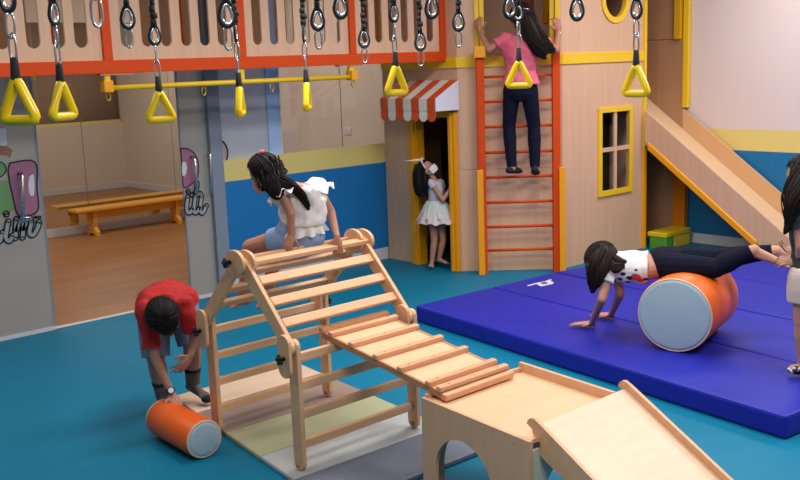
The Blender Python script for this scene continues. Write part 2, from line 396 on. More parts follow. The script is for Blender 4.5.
# ---------------------------------------------------------------- bench beyond
t = thing('gym_bench', 'long low varnished pine bench against the mirror in the room beyond', 'bench', (6.1, 11.05, 0))
build(MB().bb((4.78, 10.92, .30), (7.4, 11.17, .335)), 'seat', M_bench, t, bevel=.006)
build(MB().bb((4.95, 11.02, .20), (7.3, 11.06, .30)), 'rail', M_bench, t, bevel=.004)
for x in (5.02, 6.12, 7.2):
    build(MB().prism([(x-.025, 10.95, .30), (x-.025, 11.14, .30), (x-.025, 11.11, .10), (x-.025, 11.17, .05), (x-.025, 11.17, 0), (x-.025, 11.12, 0), (x-.025, 11.10, .03), (x-.025, 10.99, .03), (x-.025, 10.97, 0), (x-.025, 10.92, 0), (x-.025, 10.92, .05), (x-.025, 10.98, .10)], (.05, 0, 0)), 'leg', M_bench, t)

# ---------------------------------------------------------------- playhouse
A0 = V((6.28, 6.15, 0)); B0 = V((6.93, 5.5, 0)); XR = 8.17; HT = 3.15; TH = .02
HZ = lambda p, z: V((p.x, p.y, z))
H = thing('playhouse', 'two-storey plywood playhouse with yellow trim, doorway, square window and round porthole', 'playhouse', (7.2, 6.3, 0))
# door wall along X = 6.28 (doorway Y 6.25..6.80 up to z 1.42)
build(MB().bb((6.28, 6.70, 0), (6.30, 7.15, 1.84)), 'wall_panel', M_ply, H)
build(MB().bb((6.28, 6.15, 1.42), (6.30, 6.699, 1.84)), 'wall_panel', M_ply, H)
build(MB().bb((6.28, 6.15, 0), (6.30, 6.235, 1.42)), 'wall_panel', M_ply, H)
build(MB().bb((6.28, 6.15, 1.925), (6.30, 6.70, HT)), 'wall_panel', M_ply, H)
build(MB().bb((6.28, 6.703, 1.925), (6.30, 7.15, HT)), 'wall_panel', M_ply, H)
build(MB().bb((6.265, 6.14, 1.835), (6.30, 7.15, 1.93)), 'trim_band', M_yel, H, bevel=.002)
# door frame posts and head
build(MB().bb((6.24, 6.165, 0), (6.34, 6.25, 1.45)), 'door_post', M_yelo, H, bevel=.004)
build(MB().bb((6.225, 6.20, 0), (6.245, 6.232, 1.45)), 'door_post_ridge', M_yelo, H, bevel=.003)
build(MB().bb((6.24, 6.66, 0), (6.34, 6.78, 1.45)), 'door_post', M_yelo, H, bevel=.004)
build(MB().bb((6.225, 6.69, 0), (6.245, 6.72, 1.45)), 'door_post_ridge', M_yelo, H, bevel=.003)
build(MB().bb((6.24, 6.25, 1.40), (6.32, 6.66, 1.47)), 'door_head', M_yelo, H, bevel=.004)
# interior walls, the dimness inside the house painted as a near-black colour
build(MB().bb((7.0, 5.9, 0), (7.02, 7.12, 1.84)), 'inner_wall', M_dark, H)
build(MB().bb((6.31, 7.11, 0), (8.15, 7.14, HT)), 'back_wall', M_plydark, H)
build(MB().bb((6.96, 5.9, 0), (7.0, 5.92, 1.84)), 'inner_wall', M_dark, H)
# diagonal facet behind the ladder (opening above 1.93)
dv = (B0-A0).normalized(); nv = V((-dv.y, dv.x, 0)); nin = V((.7071, .7071, 0))
def facet(p, q, z0, z1, m, name, th=TH, out=0.0, bv=0):
    a = A0+dv*p-nin*out; b = A0+dv*q-nin*out
    return build(MB().prism([HZ(a, z0), HZ(b, z0), HZ(b, z1), HZ(a, z1)], nin*th), name, m, H, bevel=bv)
FL = (B0-A0).length
facet(.004, FL-.004, 0.002, .93, M_ply, 'wall_panel'); facet(.004, FL-.004, .933, 1.84, M_ply, 'wall_panel')
facet(-.012, FL+.01, 1.835, 1.93, M_yel, 'trim_band', .03, .015, .002)
op0, op1 = .215, .845
facet(.004, op0-.05, 1.93, HT, M_ply, 'wall_panel')
facet(op1+.05, FL, 1.93, HT, M_ply, 'wall_panel')
facet(op0-.055, op0-.015, 1.93, HT, M_yel, 'opening_post', .04, .02, .003)
facet(op0-.01, op0+.03, 1.93, HT, M_yel, 'opening_post', .05, .0, .003)
facet(op1-.03, op1+.01, 1.93, HT, M_yel, 'opening_post', .05, .0, .003)
facet(op1+.015, op1+.055, 1.93, HT, M_yel, 'opening_post', .04, .02, .003)
# upper floor and inner back panel with slots
deck = [(6.30, 6.17), (6.92, 5.53), (8.14, 5.53), (8.14, 7.1), (6.30, 7.1)]
build(MB().prism([(x, y, 1.86) for x, y in deck], (0, 0, .03)), 'upper_deck', M_ply, H)
a = A0+dv*.1+nin*.75; b = A0+dv*.62+nin*.75; c = A0+dv*1.1+nin*.75
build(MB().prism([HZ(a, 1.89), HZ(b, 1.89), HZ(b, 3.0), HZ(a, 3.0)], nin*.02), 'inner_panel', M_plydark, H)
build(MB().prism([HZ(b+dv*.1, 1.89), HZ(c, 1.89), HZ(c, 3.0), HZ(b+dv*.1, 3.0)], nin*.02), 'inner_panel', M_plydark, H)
for q in (.66, .86):
    e = A0+dv*q+nin*.72
    build(MB().tube([HZ(e, 2.22), HZ(e, 3.0)], .028, 10), 'slot_post', M_yelo, H, smooth=True)
# right facet Y = 5.5: square window hole 7.47..7.97 x .61..1.405 ; porthole r .17 at (7.71, 2.40)
W0, W1, WZ0, WZ1 = 7.50, 7.935, .645, 1.375
XS = 7.18
def yp(x0, x1, z0, z1, name='wall_panel', m=M_ply): return build(MB().bb((x0, 5.5, z0), (x1, 5.52, z1)), name, m, H)
yp(6.93, XS-.002, .002, 1.84)
build(MB().ring([(XS, 5.5, .002), (XR, 5.5, .002), (XR, 5.5, 1.84), (XS, 5.5, 1.84)], [(W0, 5.5, WZ0), (W1, 5.5, WZ0), (W1, 5.5, WZ1), (W0, 5.5, WZ1)], (0, .02, 0)), 'wall_panel', M_ply, H)
yp(6.93, XS-.002, 1.93, HT)
pc = V((7.71, 5.5, 2.40)); N = 32
sq = []
for k in range(N):
    an = 2*PI*k/N; cx_, cz_ = math.cos(an), math.sin(an)
    x0, x1, z0, z1 = XS-pc.x, XR-pc.x, 1.93-pc.z, HT-pc.z
    tt_ = min([v for v in ((x1/cx_ if cx_ > 1e-6 else 9), (x0/cx_ if cx_ < -1e-6 else 9), (z1/cz_ if cz_ > 1e-6 else 9), (z0/cz_ if cz_ < -1e-6 else 9))])
    sq.append((pc.x+cx_*tt_, 5.5, pc.z+cz_*tt_))
for cx_, cz_ in ((XS, 1.93), (XR, 1.93), (XR, HT), (XS, HT)):
    kb = min(range(N), key=lambda k: (math.cos(2*PI*k/N)-(V((cx_-pc.x, cz_-pc.z)).normalized().x))**2+(math.sin(2*PI*k/N)-(V((cx_-pc.x, cz_-pc.z)).normalized().y))**2); sq[kb] = (cx_, 5.5, cz_)
circ = lambda r, y: [(pc.x+math.cos(2*PI*k/N)*r, y, pc.z+math.sin(2*PI*k/N)*r) for k in range(N)]
build(MB().ring(sq, circ(.165, 5.5), (0, .02, 0)), 'wall_panel', M_ply, H)
build(MB().ring(circ(.212, 5.485), circ(.158, 5.485), (0, .04, 0)), 'porthole_ring', M_yel, H, ang=40)
build(MB().bb((7.2, 6.15, 1.9), (8.1, 6.17, 3.0)), 'inner_panel', mat('rusty_ply', (150, 92, 66), .6), H)
build(MB().bb((6.93, 5.485, 1.835), (XR, 5.52, 1.93)), 'trim_band', M_yel, H, bevel=.002)
# square window
wf = build(MB().ring([(W0-.05, 5.48, WZ0-.05), (W1+.05, 5.48, WZ0-.05), (W1+.05, 5.48, WZ1+.05), (W0-.05, 5.48, WZ1+.05)],
                     [(W0, 5.48, WZ0), (W1, 5.48, WZ0), (W1, 5.48, WZ1), (W0, 5.48, WZ1)], (0, .03, 0)), 'window_frame', M_yel, H, bevel=.003)
build(MB().bb(((W0+W1)/2-.02, 5.49, WZ0), ((W0+W1)/2+.02, 5.51, WZ1)), 'mullion', M_ply, wf)
build(MB().bb((W0, 5.492, (WZ0+WZ1)/2-.02+.02), (W1, 5.508, (WZ0+WZ1)/2+.04)), 'mullion', M_ply, wf)
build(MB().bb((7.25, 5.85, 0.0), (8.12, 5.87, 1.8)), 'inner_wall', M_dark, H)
# yellow corner trim at the right edge
build(MB().bb((XR-.005, 5.47, 0), (XR+.035, 5.53, 1.0)), 'corner_post', M_yelo, H, bevel=.004)
build(MB().bb((XR-.005, 5.475, 1.0), (XR+.03, 5.53, HT)), 'corner_post', M_yel, H, bevel=.004)
build(MB().bb((XR-.02, 5.53, 0), (XR, 7.1, HT)), 'wall_panel', M_ply, H)
# bay behind the slide
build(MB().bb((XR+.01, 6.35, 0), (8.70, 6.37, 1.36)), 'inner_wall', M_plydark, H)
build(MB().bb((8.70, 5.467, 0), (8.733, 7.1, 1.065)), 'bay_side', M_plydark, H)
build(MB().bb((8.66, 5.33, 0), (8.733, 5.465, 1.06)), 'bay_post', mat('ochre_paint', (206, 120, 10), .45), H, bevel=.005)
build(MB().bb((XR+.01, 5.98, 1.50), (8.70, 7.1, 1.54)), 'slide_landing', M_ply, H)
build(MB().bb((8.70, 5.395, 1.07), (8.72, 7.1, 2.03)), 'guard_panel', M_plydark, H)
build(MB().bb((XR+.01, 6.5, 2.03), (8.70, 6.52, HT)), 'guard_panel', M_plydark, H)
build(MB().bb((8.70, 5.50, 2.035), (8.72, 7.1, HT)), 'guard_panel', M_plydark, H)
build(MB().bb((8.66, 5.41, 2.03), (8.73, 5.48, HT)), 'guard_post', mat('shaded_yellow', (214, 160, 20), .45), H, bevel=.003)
build(MB().bb((8.69, 5.335, 1.36), (8.74, 5.393, HT)), 'corner_post', M_yel, H, bevel=.004)
build(MB().prism([(x, y, HT) for x, y in deck], (0, 0, .03)), 'roof_panel', M_ply, H)

# awning
t = thing('awning', 'little orange and white striped awning over the playhouse doorway', 'awning', (6.28, 6.5, 1.47))
ya, yb, xf, zf, zt = 6.14, 6.86, 6.0, 1.57, 1.72; nst = 7; sw = (yb-ya)/nst
for k in range(nst):
    y0 = ya+k*sw; y1 = y0+sw-.001; m_ = M_stripeo if k % 2 == 0 else M_stripew
    mb = MB().prism([(6.275, y0, zt), (6.275, y1, zt), (xf, y1, zf), (xf, y0, zf)], (0, 0, .012))
    mb.prism([(xf, y0, zf+.01), (xf, y1, zf+.01), (xf, y1, 1.472), (xf, y0, 1.472)], (-.012, 0, 0))
    build(mb, 'awning_stripe', m_, t)
    arc = [(xf, (y0+y1)/2+sw/2*math.cos(a), 1.425-.045*math.sin(a)) for a in [PI*i/8 for i in range(9)]]
    build(MB().prism([(xf, y1, 1.470), ]+[(xf-.004, p[1], p[2]) for p in arc]+[(xf, y0, 1.470)], (-.008, 0, 0)), 'awning_scallop', m_, t)
for y in (ya-.012, yb):
    build(MB().prism([(6.275, y, 1.47), (6.275, y, zt+.012), (xf-.012, y, zf+.012), (xf-.012, y, 1.472)], (0, .012, 0)), 'awning_cheek', M_awside, t)

# ladder
t = thing('climbing_ladder', 'tall orange ladder with amber lower side boards standing against the playhouse', 'ladder', (6.58, 5.69, 0))
LA = V((6.335, 5.925, 0)); LB = V((6.808, 5.47, 0)); ld = (LB-LA).normalized(); ln = V((-ld.y, ld.x, 0)); ln = ln if ln.dot(V((-1, -1, 0))) > 0 else -ln
for p in (LA, LB): build(MB().bar(HZ(p, .0), HZ(p, 2.0), .068, .075, ld), 'ladder_post', M_orange, t, bevel=.006)
for k, z in enumerate((.213, .425, .645, .87, 1.09, 1.315, 1.535, 1.75)):
    build(MB().tube([HZ(LA+ld*.02, z), HZ(LB-ld*.02, z)], .013, 10), 'rung', M_orange, t, smooth=True)
for p, sgn in ((LA-ld*.02, -1), (LB+ld*.045, 1)): build(MB().bar(HZ(p+ln*.045, 0), HZ(p+ln*.045, .945), .055, .03, ld), 'side_board', M_yelo, t, bevel=.004)
build(MB().box(HZ(LA-ld*.0+ln*.03, 1.965), (.10, .09, .10), Matrix.Rotation(math.radians(-45), 3, 'Z')), 'top_bracket', M_yelo, t, bevel=.006)

# slide
t = thing('slide', 'plywood slide with amber lower rim descending along the right wall', 'slide', (8.45, 4.7, 0))
ZT = lambda y: 1.348-(5.427-y)*.738
def board(x0, x1, m_, name, lo, hi, y0=3.93, y1=5.45, cut=True):
    pts = [(x0, y1, ZT(y1)+hi), (x0, y1, ZT(y1)+lo)]
    ylo = 5.427-(1.348+lo)/.738
    if ylo > y0: pts += [(x0, ylo+.0, 0.005)]
    else: pts += [(x0, y0, ZT(y0)+lo)]
    if ylo > y0: pts += [(x0, y0, .005)]
    pts += [(x0, y0, ZT(y0)+hi)]
    return build(MB().prism(pts, (x1-x0, 0, 0)), name, m_, t, bevel=.002)
board(8.13, 8.15, M_ply, 'side_panel', -.30, 0)
build(MB().bb((8.15, 5.40, ZT(5.45)-.34), (8.175, 5.46, ZT(5.45)-.15)), 'support_block', M_ply, t)
board(8.70, 8.72, mat('slide_side', (214, 168, 122), .45), 'side_panel', -.30, .03, y1=5.392)
build(MB().prism([(8.175, 5.98, ZT(5.98)-.19), (8.697, 5.98, ZT(5.98)-.19), (8.697, 3.93, ZT(3.93)-.18), (8.175, 3.93, ZT(3.93)-.18)], (0, 0, .02)), 'chute', mat('slide_bed', (226, 192, 154), .35), t)
ylow = 4.27
build(MB().prism([(8.115, 5.41, ZT(5.41)-.275), (8.115, 5.41, ZT(5.41)-.345), (8.115, ylow, ZT(ylow)-.345), (8.115, ylow, ZT(ylow)-.275)], (.045, 0, 0)), 'lower_rim', M_yelo, t, bevel=.006)
# soft step
t = thing('foam_step', 'green foam step with a yellow top under the slide', 'step', (8.4, 5.6, 0))
build(MB().bb((8.215, 5.25, 0), (8.36, 5.44, .12)), 'base_block', M_green, t, bevel=.01)
build(MB().bb((8.361, 5.25, 0), (8.652, 5.44, .12)), 'base_block', M_yelv, t, bevel=.01)
build(MB().bb((8.21, 5.245, .12), (8.655, 5.465, .17)), 'top_cushion', M_yelv, t, bevel=.012)

# ---------------------------------------------------------------- gallery railing
G = thing('gallery_railing', 'orange framed upper walkway railing with slotted plywood panels', 'railing', (4.6, 6.3, 1.9))
build(MB().bb((.6, 6.27, 1.897), (6.275, 6.33, 1.985)), 'bottom_rail', M_orange, G, bevel=.004)
for x in (.93, 2.0, 3.07, 4.14, 5.21, 6.245): build(MB().bb((x-.032, 6.272, 1.985), (x+.032, 6.328, 2.9)), 'post', M_orange, G, bevel=.003)
build(MB().bb((.6, 6.27, 2.9), (6.275, 6.33, 2.98)), 'top_rail', M_orange, G, bevel=.004)
def slotted(x0, x1, xs, hw):
    """panel of joined strips with rounded slots"""
    mb = MB(); z0, z1, s0, s1 = 1.985, 2.9, 2.07, 2.82; y = 6.292; e = (0, .018, 0)
    edges = [x0]+[(a+b)/2 for a, b in zip(xs[:-1], xs[1:])]+[x1]
    for i, x in enumerate(xs):
        a, b = edges[i], edges[i+1]; n = 8
        low = [(x+hw*math.cos(PI+PI*k/n), s0+hw+hw*math.sin(PI+PI*k/n)) for k in range(n+1)]
        up = [(x+hw*math.cos(PI*k/n), s1-hw+hw*math.sin(PI*k/n)) for k in range(n+1)]
        inner = low+up
        def proj(p):
            dx, dz = p[0]-x, p[1]-(s0+s1)/2
            if p[1] < s0+hw+.001: return (a+(b-a)*(p[0]-(x-hw))/(2*hw), z0)
            return (a+(b-a)*(p[0]-(x-hw))/(2*hw), z1)
        outer = [proj(p) for p in inner]
        I = [(p[0], y, p[1]) for p in inner]; O = [(p[0], y, p[1]) for p in outer]; m_ = len(I)
        vs = I+O+[(q[0], q[1]+.018, q[2]) for q in I]+[(q[0], q[1]+.018, q[2]) for q in O]; fs = []
        for k in range(m_):
            j = (k+1) % m_
            fs += [(k, j, m_+j, m_+k), (2*m_+k, 3*m_+k, 3*m_+j, 2*m_+j), (k, 2*m_+k, 2*m_+j, j)]
            if k in (n, m_-1) and not ((k == n and i < len(xs)-1) or (k == m_-1 and i > 0)): fs.append((m_+k, m_+j, 3*m_+j, 3*m_+k))
        mb.add(vs, fs)
    return build(mb, 'slotted_panel', M_ply, G)
slotted(.97, 1.965, [1.07+.17*k for k in range(6)], .038)
slotted(2.035, 3.035, [2.19, 2.376, 2.576, 2.741, 2.897], .046)
slotted(3.105, 4.105, [3.22, 3.377, 3.525, 3.683, 3.835, 3.985], .042)
slotted(4.175, 5.175, [4.29, 4.443, 4.594, 4.745, 4.90, 5.052], .040)
slotted(5.245, 6.21, [5.36, 5.505, 5.655, 5.80, 5.95, 6.10], .040)
build(MB().bb((.6, 6.33, 1.935), (6.26, 6.98, 1.965)), 'walkway_deck', M_ply, G)
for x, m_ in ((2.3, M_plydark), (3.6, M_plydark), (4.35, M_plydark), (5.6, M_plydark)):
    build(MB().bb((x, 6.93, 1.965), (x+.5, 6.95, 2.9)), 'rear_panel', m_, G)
for x in (1.3, 2.95, 3.98, 4.97, 5.95): build(MB().bb((x-.035, 6.9, 1.965), (x+.035, 6.96, 2.9)), 'rear_post', M_orange, G, bevel=.003)
for x in (5.86,): build(MB().bb((x-.035, 6.6, 1.965), (x+.035, 6.66, 2.9)), 'rear_post', M_yelo, G, bevel=.003)

# yellow bar under the gallery
t = thing('hanging_bar', 'long thin yellow bar hung on brackets beneath the orange railing', 'bar', (4.1, 6.3, 1.8))
build(MB().tube([(3.04, 6.3, 1.80), (5.20, 6.3, 1.80)], .019, 12), 'bar', M_yel, t, smooth=True)
for x in (3.055, 4.13, 5.19):
    build(MB().bb((x-.022, 6.285, 1.80), (x+.022, 6.315, 1.90)), 'bracket', M_yel, t, bevel=.004)
for x in (3.05, 5.205): build(MB().bb((x-.034, 6.262, 1.772), (x+.034, 6.338, 1.85)), 'bracket_clamp', M_yelo, t, bevel=.006)
build(MB().bb((3.0, 6.275, 1.885), (3.25, 6.325, 1.897)), 'mounting_plate', M_edge, t)
build(MB().bb((5.05, 6.275, 1.885), (5.3, 6.325, 1.897)), 'mounting_plate', M_edge, t)
M_brass = mat('brass', (214, 176, 70), .3, metal=1)
for x, lab in ((3.055, 'small brass snap hook under the left end of the yellow bar'), (3.80, 'small brass snap hook under the yellow bar, left of the middle bracket'),
               (4.40, 'small brass snap hook under the yellow bar, right of the middle bracket'), (5.21, 'small brass snap hook under the right end of the yellow bar')):
    o = build(MB().tube([(x+.016*math.sin(2*PI*k/12), 6.3, 1.745+.03*math.cos(2*PI*k/12)) for k in range(12)], .005, 8, closed=True)
              .tube([(x, 6.3, 1.772), (x, 6.3, 1.79)], .008, 8), 'snap_hook', M_brass, loc=(x, 6.3, 1.75), smooth=True)
    tag(o, lab, 'hook', 'snap hooks under the yellow bar')

# ---------------------------------------------------------------- hanging ropes, carabiners and triangle grips
def yawvec(p, yaw):
    h = V((p[0], p[1], 0)).normalized(); r = V((h.y, -h.x, 0)); return (r*math.cos(yaw)+h*math.sin(yaw)).normalized()
def oval(c, side, hw, hh, r, n=16):
    c = V(c); hw_ = hw; pts = []
    for k in range(n):
        a = 2*PI*k/n; pts.append(c+side*(hw_*math.copysign(abs(math.cos(a))**.8, math.cos(a)))+V((0, 0, hh*math.copysign(abs(math.sin(a))**.9, math.sin(a)))))
    return MB().tube(pts, r, 8, closed=True)
def rope_to(p, par, top, r=.011, wraps=True, s=1.0):
    p = V(p); mb = MB().tube([p, p.lerp(V(top), .5), top], r, 8)
    o = build(mb, 'rope', M_rope, par, smooth=True)
    z = p.z+.012; mb = MB()
    for k in range(9 if wraps else 3):
        wob = math.sin(k*2.1)*.004
        mb.tube([(p.x+wob, p.y, z), (p.x+wob, p.y, z+.026*s)], (r+.004+.003*math.sin(k*1.7))*1.0, 8); z += .030*s
    build(mb, 'rope_lashing', M_rope, o, smooth=True)
def eye(c, side, s, par):
    """rope eye with steel thimble; c = centre"""
    c = V(c); pts = []; pin = []
    for k in range(17):
        a = -PI/2+2*PI*k/16+PI; q = (k/16)
        w_ = math.sin(PI*q)**.75; pts.append(c+side*(.022*s*math.sin(2*PI*q)*(1.15-.35*max(0, math.cos(2*PI*q))))+V((0, 0, .036*s*math.cos(2*PI*q) if math.cos(2*PI*q) < 0 else .052*s*math.cos(2*PI*q))))
    o = build(MB().tube(pts[:-1], .0065*s, 8, closed=True), 'rope_eye', M_rope, par, smooth=True)
    pin = [c+(p-c)*.74 for p in pts[:-1]]
    build(MB().tube(pin, .0062*s, 8, closed=True), 'thimble', M_steel, o, smooth=True)
def trapeze(lab, u, vtri, h_px, dist, yaw, v_top=None, H_=.17, group='yellow triangle grips on ropes'):
    """triangle grip whose mid height projects at (u, vtri)"""
    c = atD(u, vtri, dist); hh = h_px*dist/980*.5; side = yawvec(c, yaw); T = thing('triangle_grip', lab, 'grip', (c.x, c.y, c.z-hh), group)
    W = hh*2*.98; r = .0175; z0 = c.z-hh+r; z1 = c.z+hh-r
    P = [c+side*(-W/2+r)+V((0, 0, z0-c.z)), c+side*(W/2-r)+V((0, 0, z0-c.z)), c+V((0, 0, z1-c.z))]
    # rounded corners
    pts = []
    for i in range(3):
        a, b, d = P[i-1], P[i], P[(i+1) % 3]; k = .024
        e1 = b+(a-b).normalized()*k; e2 = b+(d-b).normalized()*k
        for q in (0, .33, .67, 1): pts.append(e1*(1-q)**2+b*2*q*(1-q)+e2*q**2)
    nrm = side.cross(V((0, 0, 1)))
    build(MB().tube(pts, r, 10, closed=True), 'grip_frame', M_plasyel, T, smooth=True)
    z = z1; ctr = V((c.x, c.y, 0)); s_ = 1.0
    build(MB().tube([HZ(ctr, z-.03), HZ(ctr, z-.005), HZ(ctr, z+.065)], [.014, .017, .012], 10), 'strap', M_rope, T, smooth=True)
    q = ctr.copy(); q.z = z+.095; build(oval(q, side, .013, .045, .0042), 'carabiner', M_steel, T, smooth=True)
    q = ctr.copy(); q.z = z+.165; build(oval(q, yawvec(c, yaw+1.1), .014, .040, .0042), 'carabiner', M_steel, T, smooth=True)
    q = ctr.copy(); q.z = z+.245; eye(q, side, 1.05, T)
    top = V((c.x+.01, c.y, CEIL)); rope_to((c.x, c.y, z+.285), T, top)
    return T
R_ = math.radians
trapeze('large yellow triangle grip on black rope, nearest the left edge', 18, 99, 49, 3.45, R_(-38))
trapeze('yellow triangle grip turned partly sideways, second from the left', 62, 98.5, 42, 4.0, R_(50))
trapeze('yellow triangle grip hanging below the left half of the yellow bar', 160, 105, 35, 4.75, R_(20))
trapeze('yellow triangle grip seen edge-on, in front of the middle bar bracket', 240, 100, 34, 4.8, R_(80))
trapeze('yellow triangle grip seen edge-on, in front of the right half of the bar', 307, 95, 32, 5.3, R_(82))
trapeze('yellow triangle grip hanging in front of the striped awning', 396, 79, 34, 4.9, R_(42))
trapeze('yellow triangle grip hanging in front of the climbing girl in pink', 519, 73, 31, 5.4, R_(0))
trapeze('yellow triangle grip hanging in front of the playhouse wall, rightmost', 636, 79, 35, 4.75, R_(-30))
def hook(lab, u, v_bot, dist, biner=True, s=1.0, lash=True, group='black ropes ending in an eye or carabiner'):
    c = atD(u, v_bot, dist); T = thing('hanging_rope', lab, 'rope', (c.x, c.y, c.z), group); z = c.z; side = yawvec(c, R_(15))
    if biner:
        build(oval((c.x, c.y, z+.045*s), side, .016*s, .045*s, .0048*s), 'carabiner', M_steel, T, smooth=True); z += .085*s
    eye((c.x, c.y, z+.04*s), side, 1.15*s, T)
    rope_to((c.x, c.y, z+.088*s), T, (c.x, c.y, CEIL), wraps=lash, r=.009*s)
hook('black rope with a big steel carabiner by the leftmost orange post', 98, 27, 3.9, True, 1.25)
hook('black rope with carabiner hanging left of the third triangle grip', 130, 48, 4.6)
hook('black rope beside the edge-on grip, its steel eye high up', 229, 50, 4.2, True, 1.1)
hook('black rope with carabiner right of the second edge-on grip', 319, 49, 4.6)
hook('short black rope ending in a wide steel eye, before the third orange post', 341, 18, 4.3, False)
hook('thin black rope with small carabiner left of the awning grip', 365, 63, 5.5)
hook('thin black rope with small carabiner right of the awning grip', 421, 66, 5.5)
hook('black rope ending in a steel eye near the end of the orange railing', 432, 18, 4.6, False)
hook('thin black rope with carabiner in front of the playhouse corner', 459, 47, 5.3)
hook('black rope ending in a steel eye just left of the girl in pink', 510, 18, 4.6, False)
hook('black rope ending in a steel eye right of the girl in pink', 577, 20, 4.6, False)

# ---------------------------------------------------------------- floor mats
def slab(name, quad, z0, z1, m_, parent=None, bevel=.012, loc=None):
    return build(MB().prism([(x, y, z0) for x, y in quad], (0, 0, z1-z0)), name, m_, parent, loc=loc or (0, 0, 0), bevel=bevel)
TM = .125
A1, B1, C1, D1 = V((4.80, 5.19)), V((4.44, 2.15)), V((6.05, 1.96)), V((6.325, 5.12))
m1 = A1.lerp(D1, .52); m2 = B1.lerp(C1, .49)
t = thing('gym_mat', 'big royal blue folding gym mat, nearer one, under the girl on the roller', 'mat', (5.4, 3.7, 0), 'royal blue gym mats')
slab('mat_section', [A1, m1, m2, B1], .002, TM, M_mat, t, .016); slab('mat_section', [m1+V((.006, 0)), D1, C1, m2+V((.006, 0))], .002, TM, M_mat, t, .016)
# small printed white emblem near the far edge
def flatpoly(pts, z): return MB().prism([(p.x, p.y, z) for p in pts], (0, 0, .001))
g = lambda u, v: atG(u, v, TM)
def on(x, y): return g(515+x/13.33, 270+y/13.33)
em = build(flatpoly([on(*p) for p in [(155, 208), (290, 172), (400, 150), (480, 122), (490, 135), (470, 150), (515, 165), (510, 185), (440, 200), (350, 220), (315, 208), (290, 188), (180, 214)]], TM+.0005), 'printed_emblem', M_pwhite, t)
build(flatpoly([on(*p) for p in [(340, 172), (400, 160), (440, 172), (430, 186), (395, 192), (360, 190)]], TM+.0018), 'emblem_centre', mat('print_indigo', (70, 72, 150), .5), em)
t = thing('gym_mat', 'royal blue gym mat, further one, in front of the slide foot', 'mat', (7.0, 3.5, 0), 'royal blue gym mats')
A2, B2, C2, D2 = D1+V((.02, .0)), C1+V((.02, 0)), V((7.72, 1.80)), V((7.93, 4.85))
m1 = A2.lerp(D2, .5); m2 = B2.lerp(C2, .5)
slab('mat_section', [A2, m1, m2, B2], .002, TM, M_mat, t, .016); slab('mat_section', [m1+V((.006, 0)), D2, C2, m2+V((.006, 0))], .002, TM, M_mat, t, .016)
# folding play mat under the climbing frame
t = thing('folding_mat', 'thin folding mat in beige, taupe, green, white and grey sections under the climbing frame', 'mat', (3.0, 4.0, 0))
def kk(a, b): return [V((a[0], a[1])), V((b[0], b[1]))]
rowsL = [(2.90, 5.02), (2.66, 4.40), (2.60, 4.11), (2.52, 3.84), (2.46, 3.50), (2.36, 3.10)]
rowsR = [(3.95, 4.95), (3.90, 4.52), (3.80, 4.17), (3.70, 3.86), (3.60, 3.52), (3.45, 3.12)]
cols = [((214, 186, 160), 'sand'), ((214, 186, 160), 'sand'), ((150, 128, 116), 'taupe'), ((176, 178, 140), 'pale_green'), ((176, 182, 182), 'pale_grey'), ((104, 112, 128), 'slate')]
rowsL = [(2.64, 5.05), (2.60, 4.68), (2.56, 4.29), (2.53, 3.91), (2.50, 3.74), (2.46, 3.55), (2.40, 3.10)]
# measured section boundaries
YB_ = [5.0, 4.65, 4.265, 3.865, 3.52, 3.15]
rot = R_(-3)
for k, (cc, nm) in enumerate([cols[0], cols[2], cols[3], cols[4], cols[5]]):
    y1, y0 = YB_[k], YB_[k+1]
    quad = [V((2.455+(y0-3.52)*.14, y0+.004)), V((3.40+(y0-3.52)*.10, y0-.026)), V((3.40+(y1-3.52)*.10, y1-.03)), V((2.455+(y1-3.52)*.14, y1))]
    slab('mat_section', quad, .001, .026, mat('mat_'+nm, cc, .5, var=.03), t, .006)

# ---------------------------------------------------------------- climbing frame
PX0, PX1, PYc, PHW = 2.54, 3.275, 3.945, .365
t = thing('climbing_frame', 'birch climbing arch with slatted sides, round hinge plates and black knobs', 'climbing frame', (2.95, 4.045, 0.026))
ZJ, ZA = .63, .992
def rounded(p, q, wd, r_ext, th, side_n):
    """board from p to q with rounded ends, lying in plane with normal side_n"""
    p = V(p); q = V(q); d = (q-p).normalized(); nn = V(side_n); s_ = nn.cross(d).normalized(); r = wd/2; pts = []
    for k in range(9): a = PI/2+PI*k/8; pts.append(p+d*r*math.cos(a)+s_*r*math.sin(a))
    for k in range(9): a = -PI/2+PI*k/8; pts.append(q+d*r*math.cos(a)+s_*r*math.sin(a))
    return MB().prism([x-nn*th/2 for x in pts], nn*th)
def knob(p, out, par):
    p = V(p); out = V(out)
    mb = MB().tube([p, p+out*.018, p+out*.02, p+out*.036], [.010, .010, .018, .016], 10)
    for k in range(5):
        a = 2*PI*k/5; mb.ell(p+out*.028+V((0, math.cos(a)*.018, math.sin(a)*.018)), (.010, .009, .009), seg=8, rings=6)
    return build(mb, 'knob', M_black, par, smooth=True)
